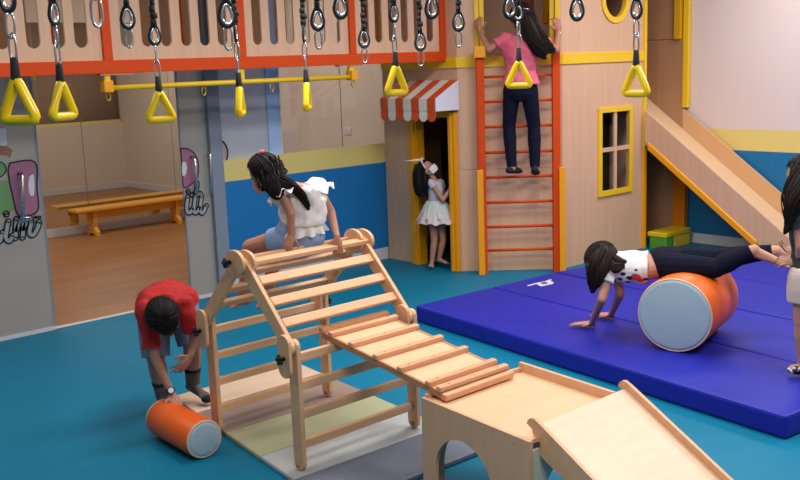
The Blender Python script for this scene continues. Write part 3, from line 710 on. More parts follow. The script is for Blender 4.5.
for ix, x in enumerate((PX0, PX1)):
    o_ = -1
    dyf = 0
    for s_ in (-1, 1):
        yl = PYc+dyf+s_*PHW; foot = (x, yl, .065); jt = (x, yl, ZJ)
        build(rounded(foot, jt, .072, 0, .024, (1, 0, 0)), 'leg', M_wood, t, bevel=.003)
        upj = (x+.026*o_, yl, ZJ); ap = (x+.026*o_*(1 if s_ < 0 else 1), PYc+dyf+s_*.035, ZA-.02)
        build(rounded((upj[0], yl, ZJ), ap, .072, 0, .022, (1, 0, 0)), 'rafter', M_wood, t, bevel=.003)
        # hinge plates: long rounded paddle at knee and disc at the apex
        pl = build(rounded((x+.050*o_, yl-s_*.006, ZJ-.095), (x+.050*o_, yl-s_*.006, ZJ+.020), .092, 0, .018, (1, 0, 0)), 'hinge_plate', M_wood, t, bevel=.003)
        if ix == 0: knob((x+.058*o_, yl-s_*.0, ZJ-.045), (o_, 0, 0), pl)
        elif s_ > 0: knob((x+.012, yl, ZJ-.045), (1, 0, 0), pl)
        build(MB().tube([(x-.02, yl, .055), (x+.02, yl, .055)], .012, 10), 'foot_bolt', M_edge, t, smooth=True)
    pts = [(x+.045*o_, PYc+dyf+.078*math.cos(a)*1.0, ZA-.005+.062*math.sin(a)) for a in [2*PI*k/24 for k in range(24)]]
    pl = build(MB().prism(pts, (.018*o_, 0, 0)), 'apex_plate', M_wood, t, bevel=.003)
    pts = [(x-.002*o_, PYc+dyf+.085*math.cos(a)-.02, ZA-.005+.058*math.sin(a)) for a in [2*PI*k/24 for k in range(24)]]
    build(MB().prism(pts, (.018*o_, 0, 0)), 'apex_plate', M_wood, t, bevel=.003)
    if ix == 0: knob((x+.063*o_, PYc+.03, ZA-.005), (o_, 0, 0), pl)
def slat(y, z, ang, m_=M_wood, wd=.048, th=.024):
    ca, sa = math.cos(ang), math.sin(ang)
    mb = MB().bar((PX0+.0, y, z), (PX1, y, z), wd, th, (0, ca, sa)); return build(mb, 'slat', m_, t, bevel=.005)
slope = math.atan2(ZA-ZJ-.02, PHW-.035)
slat(PYc-.055, ZA-.005, 0.15, wd=.055); slat(PYc+.055, ZA-.005, -.15, wd=.055)
for f in (.24, .50, .76):
    for s_ in (-1, 1):
        y = PYc+s_*(PHW-(PHW-.035)*(1-f)); z = ZJ+(ZA-.02-ZJ)*(1-f)
        slat(y+0, z+.012, -s_*slope)
for z in (.575, .435, .295, .15):
    for s_ in (-1, 1): slat(PYc+s_*PHW, z, PI/2, wd=.042, th=.026)

# ---------------------------------------------------------------- bridge board
t = thing('bridge_board', 'birch plank bridge with raised cross slats from climbing frame to cube', 'bridge', (3.0, 3.27, .5))
p0 = V((0, 3.655, .638)); p1 = V((0, 2.84, .522)); dirb = (p1-p0).normalized(); nb = V((1, 0, 0)).cross(dirb); nb = nb if nb.z > 0 else -nb
XB0, XB1 = 2.765, 3.17
# planks between the slats
fr = [0.0, .085, .27, .48, .68, .90, .985]
for a, b in zip(fr[:-1], fr[1:]):
    pa = p0.lerp(p1, a); pb = p0.lerp(p1, b)
    mb = MB().prism([(XB0+.006, pa.y, pa.z), (XB1-.006, pa.y, pa.z), (XB1-.006, pb.y+.001, pb.z), (XB0+.006, pb.y+.001, pb.z)], nb*-.016); build(mb, 'plank', M_birch, t, bevel=.0015)
for x in (XB0, XB1): build(MB().bar((x, p0.y, p0.z-.012), (x, p1.y, p1.z-.012), .014, .03, (1, 0, 0)), 'side_rail', M_edge, t, bevel=.002)
for f in fr:
    p = p0.lerp(p1, f)+nb*.012
    o = build(MB().bar((XB0-.014, p.y, p.z), (XB1+.014, p.y, p.z), .032, .026, dirb), 'cross_slat', mat('cross_slat_birch', (212, 158, 118), .45, var=.08, scale=(3, 30, 30)), t, bevel=.006)
    for k in (.12, .5, .88):
        q = p+nb*.0135; q.x = XB0+(XB1-XB0)*k; build(MB().tube([q, q+nb*.002], .0035, 8), 'screw', M_edge, o)
p = p0.lerp(p1, 1.025)-nb*.012
build(MB().bar((XB0-.014, p.y, p.z), (XB1+.014, p.y, p.z), .034, .03, dirb), 'cross_slat', MC['cross_slat_birch'], t, bevel=.006)
p = p0.lerp(p1, 0)-nb*.018+V((0, .012, 0))
build(MB().bar((XB0-.014, p.y, p.z), (XB1+.014, p.y, p.z), .032, .03, dirb), 'cross_slat', MC['cross_slat_birch'], t, bevel=.006)

# ---------------------------------------------------------------- activity cube
t = thing('activity_cube', 'birch plywood cube with round-arched sides and a rimmed tray top', 'play cube', (2.723, 2.93, 0))
QX0, QX1, QY0, QY1, QZ = 2.723, 3.31, 2.265, 2.93, .49
def arch_panel(along, fixed, a0, a1, th, z1=QZ, archw=.19, arch_c=None, archh=.36, m_=M_ply, cut0=0):
    ac = arch_c if arch_c is not None else (a0+a1)/2; n = 16; r = archw
    prof = [(a0+.02, 0), (a0+.02, QZ-.08), (a0+cut0, QZ-.04), (a0+cut0, z1)] if cut0 else [(a0, 0), (a0, z1)]
    prof += [ (a1, z1), (a1, 0), (ac+r, 0)]+[(ac+r*math.cos(PI*k/n), archh-r+r*math.sin(PI*k/n)) for k in range(n+1)]+[(ac-r, 0)]
    if along == 'y': pts = [(fixed, a, z) for a, z in prof]; ext = (th, 0, 0)
    else: pts = [(a, fixed, z) for a, z in prof]; ext = (0, th, 0)
    return build(MB().prism(pts, ext), 'side_panel', m_, t)
M_cube = mat('cube_birch', (216, 168, 130), .42, var=.05, scale=(30, 30, 1.5))
M_cubein = mat('cube_pale_face', (222, 212, 196), .45, var=.04, scale=(30, 30, 1.5))
arch_panel('y', QX0, QY0, QY1, .018, m_=M_cube, archw=.185, arch_c=2.66, archh=.372); arch_panel('y', QX1-.018, QY0, QY1, .018, QZ+.035, m_=M_cube, cut0=.10)
arch_panel('x', QY0+.018, QX0+.018, QX1-.018, .018, QZ-.05, archw=.22, archh=.40, m_=M_cubein); arch_panel('x', QY1-.018, QX0+.018, QX1-.018, .018, QZ+.012, m_=M_cube)
build(MB().prism([(QX0+.019, QY0+.018, QZ-.022), (QX1-.019, QY0+.085, QZ-.022), (QX1-.019, QY1-.019, QZ-.022), (QX0+.019, QY1-.019, QZ-.022)], (0, 0, .016)), 'tray_top', M_birch, t)
for y in (QY0+.08, QY1-.08): build(MB().tube([(QX0-.002, y, QZ-.03), (QX0+.002, y, QZ-.03)], .004, 8), 'screw', M_edge, t)

t.rotation_euler = (0, 0, R_(-6))
# ---------------------------------------------------------------- ramp hooked on the cube
t = thing('ramp_board', 'pale birch ramp with raised side rails hooked over the cube edge', 'ramp', (3.03, 1.8, 0))
RX0, RX1 = 2.715, 3.32
rt = V((0, 2.30, .525)); sl = -.60
rl = 1.15; dr = V((0, -1, sl)).normalized(); nr = V((0, 1, 0)).cross(dr); nr = V((0, -sl, 1)).normalized(); nr = V((0, sl, 1)).normalized() if abs(V((0, sl, 1)).dot(dr)) < 1e-6 else V((0, -dr.z, dr.y)); nr = nr if nr.z > 0 else -nr
re = rt+dr*(.525-.03)/abs(dr.z)
build(MB().prism([(RX0+.018, rt.y, rt.z), (RX1-.018, rt.y, rt.z), (RX1-.018, re.y, re.z), (RX0+.018, re.y, re.z)], nr*-.014), 'ramp_deck', mat('ramp_birch', (240, 198, 168), .4, var=.05, scale=(4, 40, 40)), t)
for x in (RX0, RX1-.018):
    a = rt-dr*.02; pts = []
    up = .030; dn = .075
    pts = [a+nr*up+dr*.03, re+nr*up, re-nr*dn*.3, a-nr*dn+dr*.20, a-nr*dn+dr*.10, a-nr*.03+dr*.075, a-nr*.045+dr*.055, a-nr*.015+dr*.02]
    for k in range(5):
        an = PI*(.9-.4*k/4*2); pts.append(a+dr*.015+V((0, 0, 0))+(dr*math.cos(PI*(1.15-.15*k*1.2))*.03+nr*math.sin(PI*(1.15-.15*k*1.2))*.03))
    build(MB().prism([(x, q.y, q.z) for q in pts], (.018, 0, 0)), 'side_rail', M_wood, t)

# ---------------------------------------------------------------- rollers
def roller(name, lab, c0, c1, r):
    c0 = V(c0); c1 = V(c1); d = (c1-c0).normalized(); T = thing(name, lab, 'roller', ((c0.x+c1.x)/2, (c0.y+c1.y)/2, c0.z-r))
    mb = MB().tube([c0, c0+d*.012, c1-d*.012, c1], [r-.008, r, r, r-.008], 48, side=(0, 0, 1)); build(mb, 'roller_body', M_rollor, T, ang=40)
    sd = d.orthogonal().normalized(); td = d.cross(sd)
    for c, s_ in ((c0, -1), (c1, 1)):
        build(MB().tube([c-d*.001*s_, c+d*.006*s_, c+d*.009*s_], [r-.010, r-.014, r-.03], 48, side=(0, 0, 1)), 'end_cap', M_rollend, T, ang=50)
        build(MB().tube([c+(sd*math.cos(2*PI*k/48)+td*math.sin(2*PI*k/48))*(r-.008) for k in range(48)], .006, 8, closed=True), 'piping', M_piping, T, smooth=True)
    return T
near = atG(674, 352, TM); dA = V((near.x, near.y, 0)).normalized(); dR = V((dA.y, -dA.x, 0)); axd = (dA*.93+dR*.28).normalized()
RB = .228
roller('foam_roller', 'large orange foam roller with pale blue ends on the blue mat', (near.x, near.y, TM+RB), (near.x+axd.x*.60, near.y+axd.y*.60, TM+RB), RB)
ROLLC = V((near.x+axd.x*.3, near.y+axd.y*.3, TM+RB))
n0 = atG(205.5, 458); n1 = atG(163, 434); d_ = (n1-n0).normalized(); RS = .099
n1 = n0+d_*.44
roller('foam_roller', 'small orange foam roller with pale blue ends under the boy\'s hand', (n0.x, n0.y, RS), (n1.x, n1.y, RS), RS)
SMALLR = (V((n0.x, n0.y, RS)), V((n1.x, n1.y, RS)))
#PEOPLE
# ---------------------------------------------------------------- people
def frameR(f, u):
    f = V(f).normalized(); u = V(u); u = (u-f*u.dot(f)).normalized(); r = f.cross(u)
    return f, u, r, Matrix((r, f, u)).transposed()
def head_mesh(mb, c, f, u, s):
    f, u, r, R = frameR(f, u); c = V(c)
    mb.ell(c+u*.022*s-f*.010*s, (.073*s, .090*s, .082*s), R, 18, 12)
    mb.ell(c-u*.030*s+f*.022*s, (.056*s, .058*s, .066*s), R, 16, 10)
    mb.ell(c-u*.072*s+f*.048*s, (.026*s, .022*s, .020*s), R, 10, 8)
    mb.cap(c+f*.078*s+u*.006*s, c+f*.094*s-u*.022*s, .008*s, .013*s, 8)
    for q in (-1, 1):
        mb.ell(c+r*q*.073*s-u*.006*s-f*.004*s, (.009*s, .018*s, .027*s), R, 10, 8)
        mb.ell(c+r*q*.034*s-u*.028*s+f*.056*s, (.024*s, .018*s, .020*s), R, 10, 8)
def face_parts(par, c, f, u, s, eyes=True, mouth=True):
    f, u, r, R = frameR(f, u); c = V(c)
    for q in (-1, 1):
        e = build(MB().ell(c+r*q*.029*s+u*.004*s+f*.071*s, (.013*s, .010*s, .008*s), R, 10, 8), 'eye', mat('eye_white', (225, 220, 215), .3), par, smooth=True)
        build(MB().ell(c+r*q*.029*s+u*.004*s+f*.0775*s, (.0065*s, .005*s, .0065*s), R, 8, 6), 'iris', mat('iris', (40, 26, 20), .2), e, smooth=True)
        build(MB().cap(c+r*q*.018*s+u*.024*s+f*.078*s, c+r*q*.042*s+u*.024*s+f*.068*s, .0035*s, .0025*s, 6), 'eyebrow', M_hair, par, smooth=True)
    if mouth: build(MB().ell(c-u*.050*s+f*.078*s, (.018*s, .006*s, .006*s), R, 10, 6), 'mouth', mat('lips', (170, 92, 84), .5), par, smooth=True)
def mask_part(par, c, f, u, s, m_):
    f, u, r, R = frameR(f, u); c = V(c); mb = MB(); rows = []
    for i in range(9):
        a = -1.15+2.3*i/8; row = []
        for j in range(7):
            h = -.078+.078*j/6
            bulge = .016*math.cos(a)**2*(1-abs(h+.036)/.06)
            rr = .080+bulge; wd = .066 if h > -.06 else .058
            row.append(c+r*math.sin(a)*wd*1.12*s+f*(math.cos(a)*(rr+.012)+.004)*s+u*h*s)
        rows.append(row)
    vs = [p for row in rows for p in row]; n = len(vs); vs += [p+f*.004*s for p in vs]; fs = []
    for i in range(8):
        for j in range(6):
            a, b, c2, d = i*7+j, (i+1)*7+j, (i+1)*7+j+1, i*7+j+1; fs += [(a, b, c2, d), (a+n, d+n, c2+n, b+n)]
    mb.add(vs, fs)
    k = build(mb, 'face_mask', m_, par, smooth=True)
    for q in (-1, 1):
        ear = c+r*q*.080*s-f*.012*s
        for h in (-.012, -.06): build(MB().tube([c+r*q*.066*s+f*.045*s+u*h*s, ear+u*(h*.6)*s], .0018*s, 6), 'ear_loop', m_, k)
def hand_mesh(mb, wr, d, n, s, lat_sign, curl=.5, spread=.12):
    """wr wrist, d finger direction, n palm normal (towards what is touched), lat_sign: thumb side"""
    wr = V(wr); d = V(d).normalized(); n = V(n); n = (n-d*n.dot(d)).normalized(); l = d.cross(n)*lat_sign
    R = Matrix((l, d, n)).transposed()
    mb.ell(wr+d*.040*s, (.034*s, .048*s, .014*s), R, 14, 10); mb.cap(wr-d*.01*s, wr+d*.03*s, .021*s, .020*s, 10)
    for i, (o, L) in enumerate(((.027, .060), (.009, .068), (-.009, .063), (-.026, .050))):
        b = wr+d*(.074-.004*abs(i-1))*s+l*o*s; dd = (d+l*(o/.027)*spread).normalized(); a = curl*.35; p = b; rr = .0082*s
        for q in range(3):
            v = dd*math.cos(a)+n*math.sin(a); e = p+v*L/3*1.12*s; mb.cap(p, e, rr, rr*.9, 8); p = e; rr *= .9; a += curl*.75
    b = wr+d*.020*s+l*.026*s; v = (d*.55+l*.8).normalized(); e = b+v*.034*s; mb.cap(b, e, .0115*s, .0095*s, 8)
    v2 = (d*.85+l*.35+n*.35*curl).normalized(); mb.cap(e, e+v2*.030*s, .0095*s, .0078*s, 8)
def foot_mesh(mb, an, toe, s, up=(0, 0, 1), toes=True):
    an = V(an); toe = V(toe); d = (toe-an); up = V(up); dn = d.normalized(); up = (up-dn*up.dot(dn)).normalized(); l = dn.cross(up)
    heel = an-dn*.022*s-up*.022*s; ball = toe-dn*.035*s
    mb.cap(an, heel, .026*s, .024*s, 10); mb.cap(heel, ball, .024*s, .022*s, 10); mb.cap(an, ball, .026*s, .018*s, 10)
    mb.ell(ball, (.034*s, .03*s, .016*s), Matrix((l, dn, up)).transposed(), 12, 8)
    if toes:
        for i, o in enumerate((-.026, -.012, 0, .012, .024)): mb.cap(ball+l*o*s+dn*.01*s, ball+l*o*s*1.1+dn*(.048-.004*i)*s-up*.004*s, .0085*s, .0078*s, 8)
def torso_mesh(mb, lv, side, seg=20, ext=0.0):
    """lv: list of (point, half width, half depth); side: left-right vector"""
    P = [V(a[0]) for a in lv]; mb.tube(P, [(a[1]+ext, a[2]+ext) for a in lv], seg, side=side); return mb
class Kid:
    def __init__(k, name, label, base, s, J, skin, group=None):
        k.s = s; k.J = {a: V(b) for a, b in J.items()}; k.T = thing('person', label, 'person', base, group)
        k.body = MB(); k.skin = skin; J = k.J
        sd = (J['shr']-J['shl']); hs = (J['hir']-J['hil']); k.sd = sd.normalized(); k.hs = hs.normalized()
        k.shw = sd.length/2; k.hw = hs.length/2
        pel = (J['hil']+J['hir'])/2; sho = (J['shl']+J['shr'])/2; k.pel = pel; k.sho = sho
        ax = (sho-pel).normalized(); k.ax = ax; w_ = J.get('waist', pel.lerp(sho, .42)); k.waist = w_; ch = J.get('chest', pel.lerp(sho, .80)); k.chest = ch
        k.lv = [(pel-ax*.075*s, .075*s, .060*s), (pel-ax*.03*s, k.hw+.050*s, .082*s), (pel+ax*.04*s, k.hw+.052*s, .082*s), (w_, k.hw+.028*s, .068*s), (ch, k.shw+.006*s, .078*s), (sho-ax*.012*s, k.shw-.004*s, .062*s), (sho+ax*.022*s, k.shw*.55, .045*s)]
    def make(k, arms, hands, legs=(.066, .046, .028), feet=True, barefoot=True):
        J, s, mb = k.J, k.s, k.body; torso_mesh(mb, k.lv, k.hs)
        mb.cap(k.sho, J['head']-V(J['hu']).normalized()*.05*s, .034*s, .032*s); head_mesh(mb, J['head'], J['hf'], J['hu'], s*1.0)
        for a in 'lr':
            mb.limb([J['sh'+a], J['el'+a], J['wr'+a]], [.033*s, .026*s, .018*s]); 
            d, n, ls, cu = hands[a]; hand_mesh(mb, J['wr'+a], d, n, s*.86, ls, cu)
            calf = J['kn'+a].lerp(J['an'+a], .3); mb.limb([J['hi'+a], J['kn'+a]], [legs[0]*s, legs[1]*s]); mb.limb([J['kn'+a], calf, J['an'+a]], [legs[1]*.92*s, legs[1]*.98*s, legs[2]*s])
            if feet: foot_mesh(mb, J['an'+a], J['to'+a], s*.92, k.J.get('fu'+a, V((0, 0, 1))), barefoot)
        k.b = fuse(mb, 'body', k.skin, k.T, .0045*max(1, s), 4)
    def shirt(k, name, m_, sleeve=.45, lo=1, ext=.012, flare=.0, sl_ext=.010):
        s = k.s; lv = k.lv[lo:]; lv = [(a, b+ext*s+(flare*s if i == 0 else 0), c+ext*s+(flare*s if i == 0 else 0)) for i, (a, b, c) in enumerate(lv)]
        mb = torso_mesh(MB(), lv, k.hs)
        if sleeve:
            for a in 'lr':
                p = k.J['sh'+a]; q = p.lerp(k.J['el'+a], sleeve); mb.cap(p.lerp(k.sho, .35), p, .040*s, (.033+sl_ext)*s); mb.tube([p, p.lerp(q, .5), q], [(.034+sl_ext)*s, (.034+sl_ext)*s, (.036+sl_ext)*s], 16)
        return fuse(mb, name, m_, k.T, .0055, 2)
    def bottoms(k, name, m_, frac=1.0, ext=.005, leg=(.066, .046, .028), top=3, cuff=0.0):
        s = k.s; lv = [(a, b+ext*s, c+ext*s) for a, b, c in k.lv[:top]]; a_, b_, c_ = k.lv[top]; lv.append((k.lv[top-1][0].lerp(a_, .5), (b_+k.lv[top-1][1])/2+ext*s, (c_+k.lv[top-1][2])/2+ext*s))
        mb = torso_mesh(MB(), lv, k.hs); J = k.J
        for a in 'lr':
            h, kn, an = J['hi'+a], J['kn'+a], J['an'+a]
            if frac <= 1: mb.tube([h, h.lerp(kn, frac*.5), h.lerp(kn, frac)], [(leg[0]+ext)*s, (leg[0]*.97+ext+cuff*.5)*s, (leg[0]+(leg[1]-leg[0])*frac+ext+cuff)*s], 18); mb.ell(h, [(leg[0]+ext)*s]*3)
            else:
                mb.cap(h, kn, (leg[0]+ext)*s, (leg[1]+ext)*s); f = frac-1; calf = kn.lerp(an, .3)
                mb.cap(kn, calf, (leg[1]*.93+ext)*s, (leg[1]+ext)*s); e = kn.lerp(an, f); mb.tube([calf, calf.lerp(e, .5), e], [(leg[1]+ext)*s, ((leg[1]+leg[2])/2+ext)*s, (leg[2]+ext*1.4+cuff)*s], 16)
        return fuse(mb, name, m_, k.T, .0055, 2)
def hair_part(par, c, f, u, s, guides, m_, n=60, cap=1.06, seed=1, name='hair', low=-.35, strand=.0045):
    """cap shell over the skull and tapering locks following guide polylines [(points, radii)]"""
    rnd = random.Random(seed); f, u, r, R = frameR(f, u); c = V(c); mb = MB()
    cc = c+u*.024*s-f*.014*s; rx, ry, rz = .080*s*cap, .094*s*cap, .088*s*cap
    seg, rings = 28, 18; idx = {}; vs = []; fs = []
    for i in range(rings+1):
        th = PI*i/rings
        for k in range(seg):
            ph = 2*PI*k/seg; q = V((math.sin(th)*math.cos(ph), math.sin(th)*math.sin(ph), math.cos(th)))
            vs.append((q, cc+R @ V((q.x*rx, q.y*ry, q.z*rz))))
    keep = lambda q: not (q.y > .30 and q.z < .42+.25*abs(q.x)) and q.z > low-(.35 if q.y < -.2 else 0)
    V2 = [p for _, p in vs]
    for i in range(rings):
        for k in range(seg):
            a, b, c2, d = i*seg+k, i*seg+(k+1) % seg, (i+1)*seg+(k+1) % seg, (i+1)*seg+k
            if all(keep(vs[j][0]) for j in (a, b, c2, d)): fs.append((a, d, c2, b))
    mb.add(V2, fs)
    # fine combed ridges on the cap
    for j in range(34):
        ph = rnd.uniform(0, 2*PI); pts = []
        for i in range(7):
            th = .12+i*.26; q = V((math.sin(th)*math.cos(ph), math.sin(th)*math.sin(ph), math.cos(th)))
            if not keep(q): break
            pts.append(cc+R @ V((q.x*rx, q.y*ry, q.z*rz))*1.004)
        if len(pts) > 2: mb.tube(pts, [strand*.9]*(len(pts)-1)+[strand*.4], 5)
    for pts, rad in guides:
        P = [V(p) for p in pts]; m2 = MB(); 
        fine = spl([tuple(p) for p in P], 4); nn = len(fine)
        def rr(t_): x = t_*(len(rad)-1); i = min(int(x), len(rad)-2); return rad[i]*(1-(x-i))+rad[i+1]*(x-i)
        mb.tube(fine, [rr(i/(nn-1))*.86 for i in range(nn)], 12)
        for j in range(n):
            a = rnd.uniform(0, 2*PI); q = rnd.uniform(.72, 1.02); ln_ = rnd.uniform(.75, 1.04); ph = rnd.uniform(0, 6); pts2 = []; rs = []
            prev = None
            for i in range(nn):
                t_ = i/(nn-1)
                if t_ > ln_: break
                p = V(fine[i]); b = V(fine[min(i+1, nn-1)]); a0 = V(fine[max(i-1, 0)]); d = (b-a0).normalized()
                sd = prev if prev else d.orthogonal(); sd = (sd-d*sd.dot(d)).normalized(); prev = sd; tt2 = d.cross(sd)
                w_ = rr(t_)*q*(1+.12*math.sin(ph+t_*9)); pts2.append(p+(sd*math.cos(a+.25*math.sin(ph+t_*4))+tt2*math.sin(a+.25*math.sin(ph+t_*4)))*w_); rs.append(strand*(1.1-.8*t_)*1.0)
            if len(pts2) > 2: mb.tube(pts2, rs, 5)
    return build(mb, name, m_, par, smooth=True)
M_hair = mat('black_hair', (16, 11, 10), .62, spec=.22, var=.3, scale=(60, 60, 10))
M_hairb = mat('dark_brown_hair', (30, 19, 15), .62, spec=.25, var=.35, scale=(60, 60, 10))
SK = lambda n_, c: mat(n_, c, .5, var=.03, scale=(14, 14, 14), spec=.35)
skA = SK('skin_tan', (176, 122, 98)); skB = SK('skin_olive', (172, 124, 104)); skC = SK('skin_rosy', (186, 132, 110)); skD = SK('skin_warm', (178, 120, 96)); skE = SK('skin_light_tan', (190, 138, 116))
M_mask = mat('mask_white', (232, 232, 236), .7); M_maskp = mat('mask_pink', (214, 150, 140), .7); M_black_cloth = mat('black_cloth', (24, 24, 28), .8, bump=.2, bscale=200)
M_navy = mat('navy_leggings', (17, 19, 38), .9, spec=.15, var=.1, bump=.15, bscale=120)
def crumple(o, amp, scale, seed=0):
    """soft fabric folds pushed into the mesh"""
    from mathutils import noise
    me = o.data; no = [v.normal.copy() for v in me.vertices]
    for v, n_ in zip(me.vertices, no): v.co += n_*amp*noise.noise(v.co*scale+V((seed, seed, 0)))
    return o

# --- girl in pink climbing the ladder
sD = 1.22; base = LA.lerp(LB, .5)+ln*.10
st = Stage(base); Dp = {}
q = lambda u, v, off=0: st.at(u, v, off)
J = dict(hil=q(512, 90, .01), hir=q(529, 90, -.01), waist=q(520.5, 71), chest=q(521, 50), shl=q(505, 38.5, .02), shr=q(538, 39, -.02),
         head=q(522, 20, .03), hf=(-st.R*.1+st.A*.95-V((0, 0, .15))), hu=V((0, 0, 1))-st.R*.08,
         ell=q(489, 50, .0), wrl=q(479.5, 31, .10), elr=q(556, 50, -.02), wrr=q(558, 31, .08),
         knl=q(509, 126, .03), anl=q(512, 168, -.05), knr=q(534, 126, .03), anr=q(535, 168, -.05),
         tol=q(522, 172, .03), tor=q(536, 175, .04))
# the body's left/right as seen from behind: 'l' is screen left
P_ = Kid('climbing', 'girl in pink T-shirt and navy leggings climbing the orange ladder, seen from behind', (base.x, base.y, .88), sD, J, skD)
P_.make(None, dict(l=((V((0, 0, 1))*.9+st.R*-.1), st.A+st.R*.3, -1, .9), r=((V((0, 0, 1))*.9-st.R*.1), st.A-st.R*.3, 1, .9)), legs=(.060, .043, .030), barefoot=False)
face_parts(P_.T, J['head'], J['hf'], J['hu'], sD)
crumple(P_.shirt('t_shirt', mat('pink_cotton', (222, 100, 124), .8, var=.06, bump=.2, bscale=150), .55, 2, .014, .010), .012, 14)
P_.bottoms('leggings', M_navy, 1.98, .004, (.060, .043, .030))
mb = MB()
for a in 'lr': foot_mesh(mb2 := MB(), J['an'+a]-V((0, 0, .0)), J['to'+a], sD*1.04, (0, 0, 1), False); fuse(mb2, 'sock', M_black_cloth, P_.T, .005, 2)
build(MB().tube([P_.J['wrr']+V((0, 0, -.025)), P_.J['wrr']+V((0, 0, -.008))], .027, 16), 'wristband', M_mask, P_.T, smooth=True)
hair_part(P_.T, J['head'], J['hf'], J['hu'], sD, [([q(524, 16, -.10), q(529, 28, -.12), q(537, 42, -.12), q(547, 54, -.10)], [.085, .085, .078, .045]),
          ([q(530, 22, -.10), q(540, 38, -.12), q(549, 48, -.1), q(555, 50, -.08)], [.05, .06, .05, .02]), ([q(526, 22, -.1), q(532, 38, -.12), q(538, 50, -.12), q(546, 59, -.1)], [.05, .05, .045, .012])], M_hairb, 46, seed=4)
build(MB().tube([q(523, 8, -.12), q(526, 9, -.13), q(529, 9.5, -.12)], .006, 8), 'hair_clip', M_steel, P_.T, smooth=True)

# --- girl in white blouse sitting on top of the climbing frame
sA = .90; base = V((2.96, 4.0, 1.0)); st = Stage(base); q = lambda u, v, off=0: st.at(u, v, off)
J = dict(hil=q(287, 238, .05), hir=q(312, 236, .02), waist=q(303, 222, 0.03), chest=q(302, 199, .02), shl=q(281, 190, -.045), shr=q(316, 186, .055),
         head=q(265, 174, .0), hf=(-st.R*.72+st.A*.60-V((0, 0, .55))), hu=V((0, 0, 1))*.9-st.R*.35,
         ell=q(291, 214, -.10), wrl=q(291, 235, -.09), elr=q(331, 212, .05), wrr=q(337, 237, -.04),
         knl=q(250, 247, .20), anl=q(243, 300, .26), knr=q(275, 246, .28), anr=q(268, 300, .33), tol=q(232, 306, .24), tor=q(257, 306, .31))
P_ = Kid('sitting', 'girl in white ruffled blouse and denim shorts sitting on top of the climbing frame', base, sA, J, skA)
P_.make(None, dict(l=(-V((0, 0, 1))*.75-st.R*.25-st.A*.35, V((0, 0, -.6))+st.A*.8, 1, .6), r=(-V((0, 0, 1))*.9+st.R*.02-st.A*.2, st.A, -1, .7)), legs=(.066, .048, .030))
face_parts(P_.T, J['head'], J['hf'], J['hu'], sA); mask_part(P_.T, J['head'], J['hf'], J['hu'], sA, M_maskp)
M_blouse = mat('white_cotton', (236, 230, 228), .8, bump=.25, bscale=90)
crumple(P_.shirt('blouse', M_blouse, .22, 3, .022, .012, .022), .016, 22)
def ruffle(par, ring, out, w, n_w, name='ruffle', m_=None, amp=.010):
    """wavy frill: ring = loop of points, out = function(i) giving outward/down direction"""
    n = len(ring); N_ = n; A_ = [V(p) for p in ring]; mb = MB(); vs = []; 
    for i in range(N_):
        d = V(out(i)); tn = (A_[(i+1) % n]-A_[i-1]).normalized(); nn_ = d.cross(tn).normalized(); wv = math.sin(2*PI*n_w*i/n)
        vs += [A_[i], A_[i]+d*w*.5+nn_*amp*.6*wv, A_[i]+d*w*(1+.12*wv)+nn_*amp*1.4*wv]
    fs = []
    for i in range(N_):
        j = (i+1) % N_
        for k in range(2): fs.append((i*3+k, j*3+k, j*3+k+1, i*3+k+1))
    k0 = len(vs); vs += [p+(A_[0]*0)+V((.0015, .0015, 0)) for p in vs]; fs += [tuple(x+k0 for x in f[::-1]) for f in fs]
    mb.add(vs, fs); return build(mb, name, m_ or M_blouse, par, smooth=True)
for a in 'lr':
    s0 = P_.J['sh'+a]; e0 = P_.J['el'+a]; d0 = (e0-s0).normalized(); o1 = d0.orthogonal().normalized(); o2 = d0.cross(o1)
    cen = s0-d0*.005
    ruffle(P_.T, [cen+(o1*math.cos(2*PI*i/64)+o2*math.sin(2*PI*i/64))*.040*sA for i in range(64)], lambda i: (d0*.75+(o1*math.cos(2*PI*i/64)+o2*math.sin(2*PI*i/64))*.75), .062, 8)
lo_ = P_.lv[2][0]; o2 = P_.ax.cross(P_.hs)
ctr = P_.lv[3][0]; ruffle(P_.T, [ctr+P_.hs*math.cos(2*PI*i/80)*(.112*sA)+o2*math.sin(2*PI*i/80)*.092*sA for i in range(80)], lambda i: (-P_.ax*.9+(P_.hs*math.cos(2*PI*i/80)+o2*math.sin(2*PI*i/80))*.35), .062, 11, 'peplum')
ctr = P_.sho+P_.ax*.008; ruffle(P_.T, [ctr+P_.hs*math.cos(2*PI*i/64)*(.060*sA)+o2*math.sin(2*PI*i/64)*.055*sA for i in range(64)], lambda i: (-P_.ax*.35+(P_.hs*math.cos(2*PI*i/64)+o2*math.sin(2*PI*i/64))*.9), .050, 8, 'collar_ruffle')
P_.bottoms('denim_shorts', mat('light_denim', (142, 166, 206), .8, var=.08, bump=.2, bscale=120), .38, .012, (.066, .048, .030), cuff=.006)
hair_part(P_.T, J['head'], J['hf'], J['hu'], sA, [([q(268, 166, .0), q(273, 176, -.04), q(280, 183, -.07), q(296, 190, -.08), q(309, 210, -.07)], [.080, .075, .042, .020, .006]),
          ([q(268, 172, -.03), q(274, 184, -.07), q(275, 193, -.1), q(273, 198, -.1)], [.065, .06, .045, .02]), ([q(266, 176, .04), q(262, 184, .0), q(264, 190, -.03)], [.04, .025, .010]),
          ([q(276, 178, -.05), q(290, 184, -.08), q(303, 194, -.09), q(310, 207, -.08)], [.036, .022, .012, .004])], M_hair, 40, seed=2)
build(MB().tube([q(263+4*math.cos(k), 154+2.5*math.sin(k), -.02) for k in (0, 1, 2, 3, 4, 5)], .010, 8), 'scrunchie', mat('pink_scrunchie', (226, 90, 110), .7), P_.T, smooth=True)

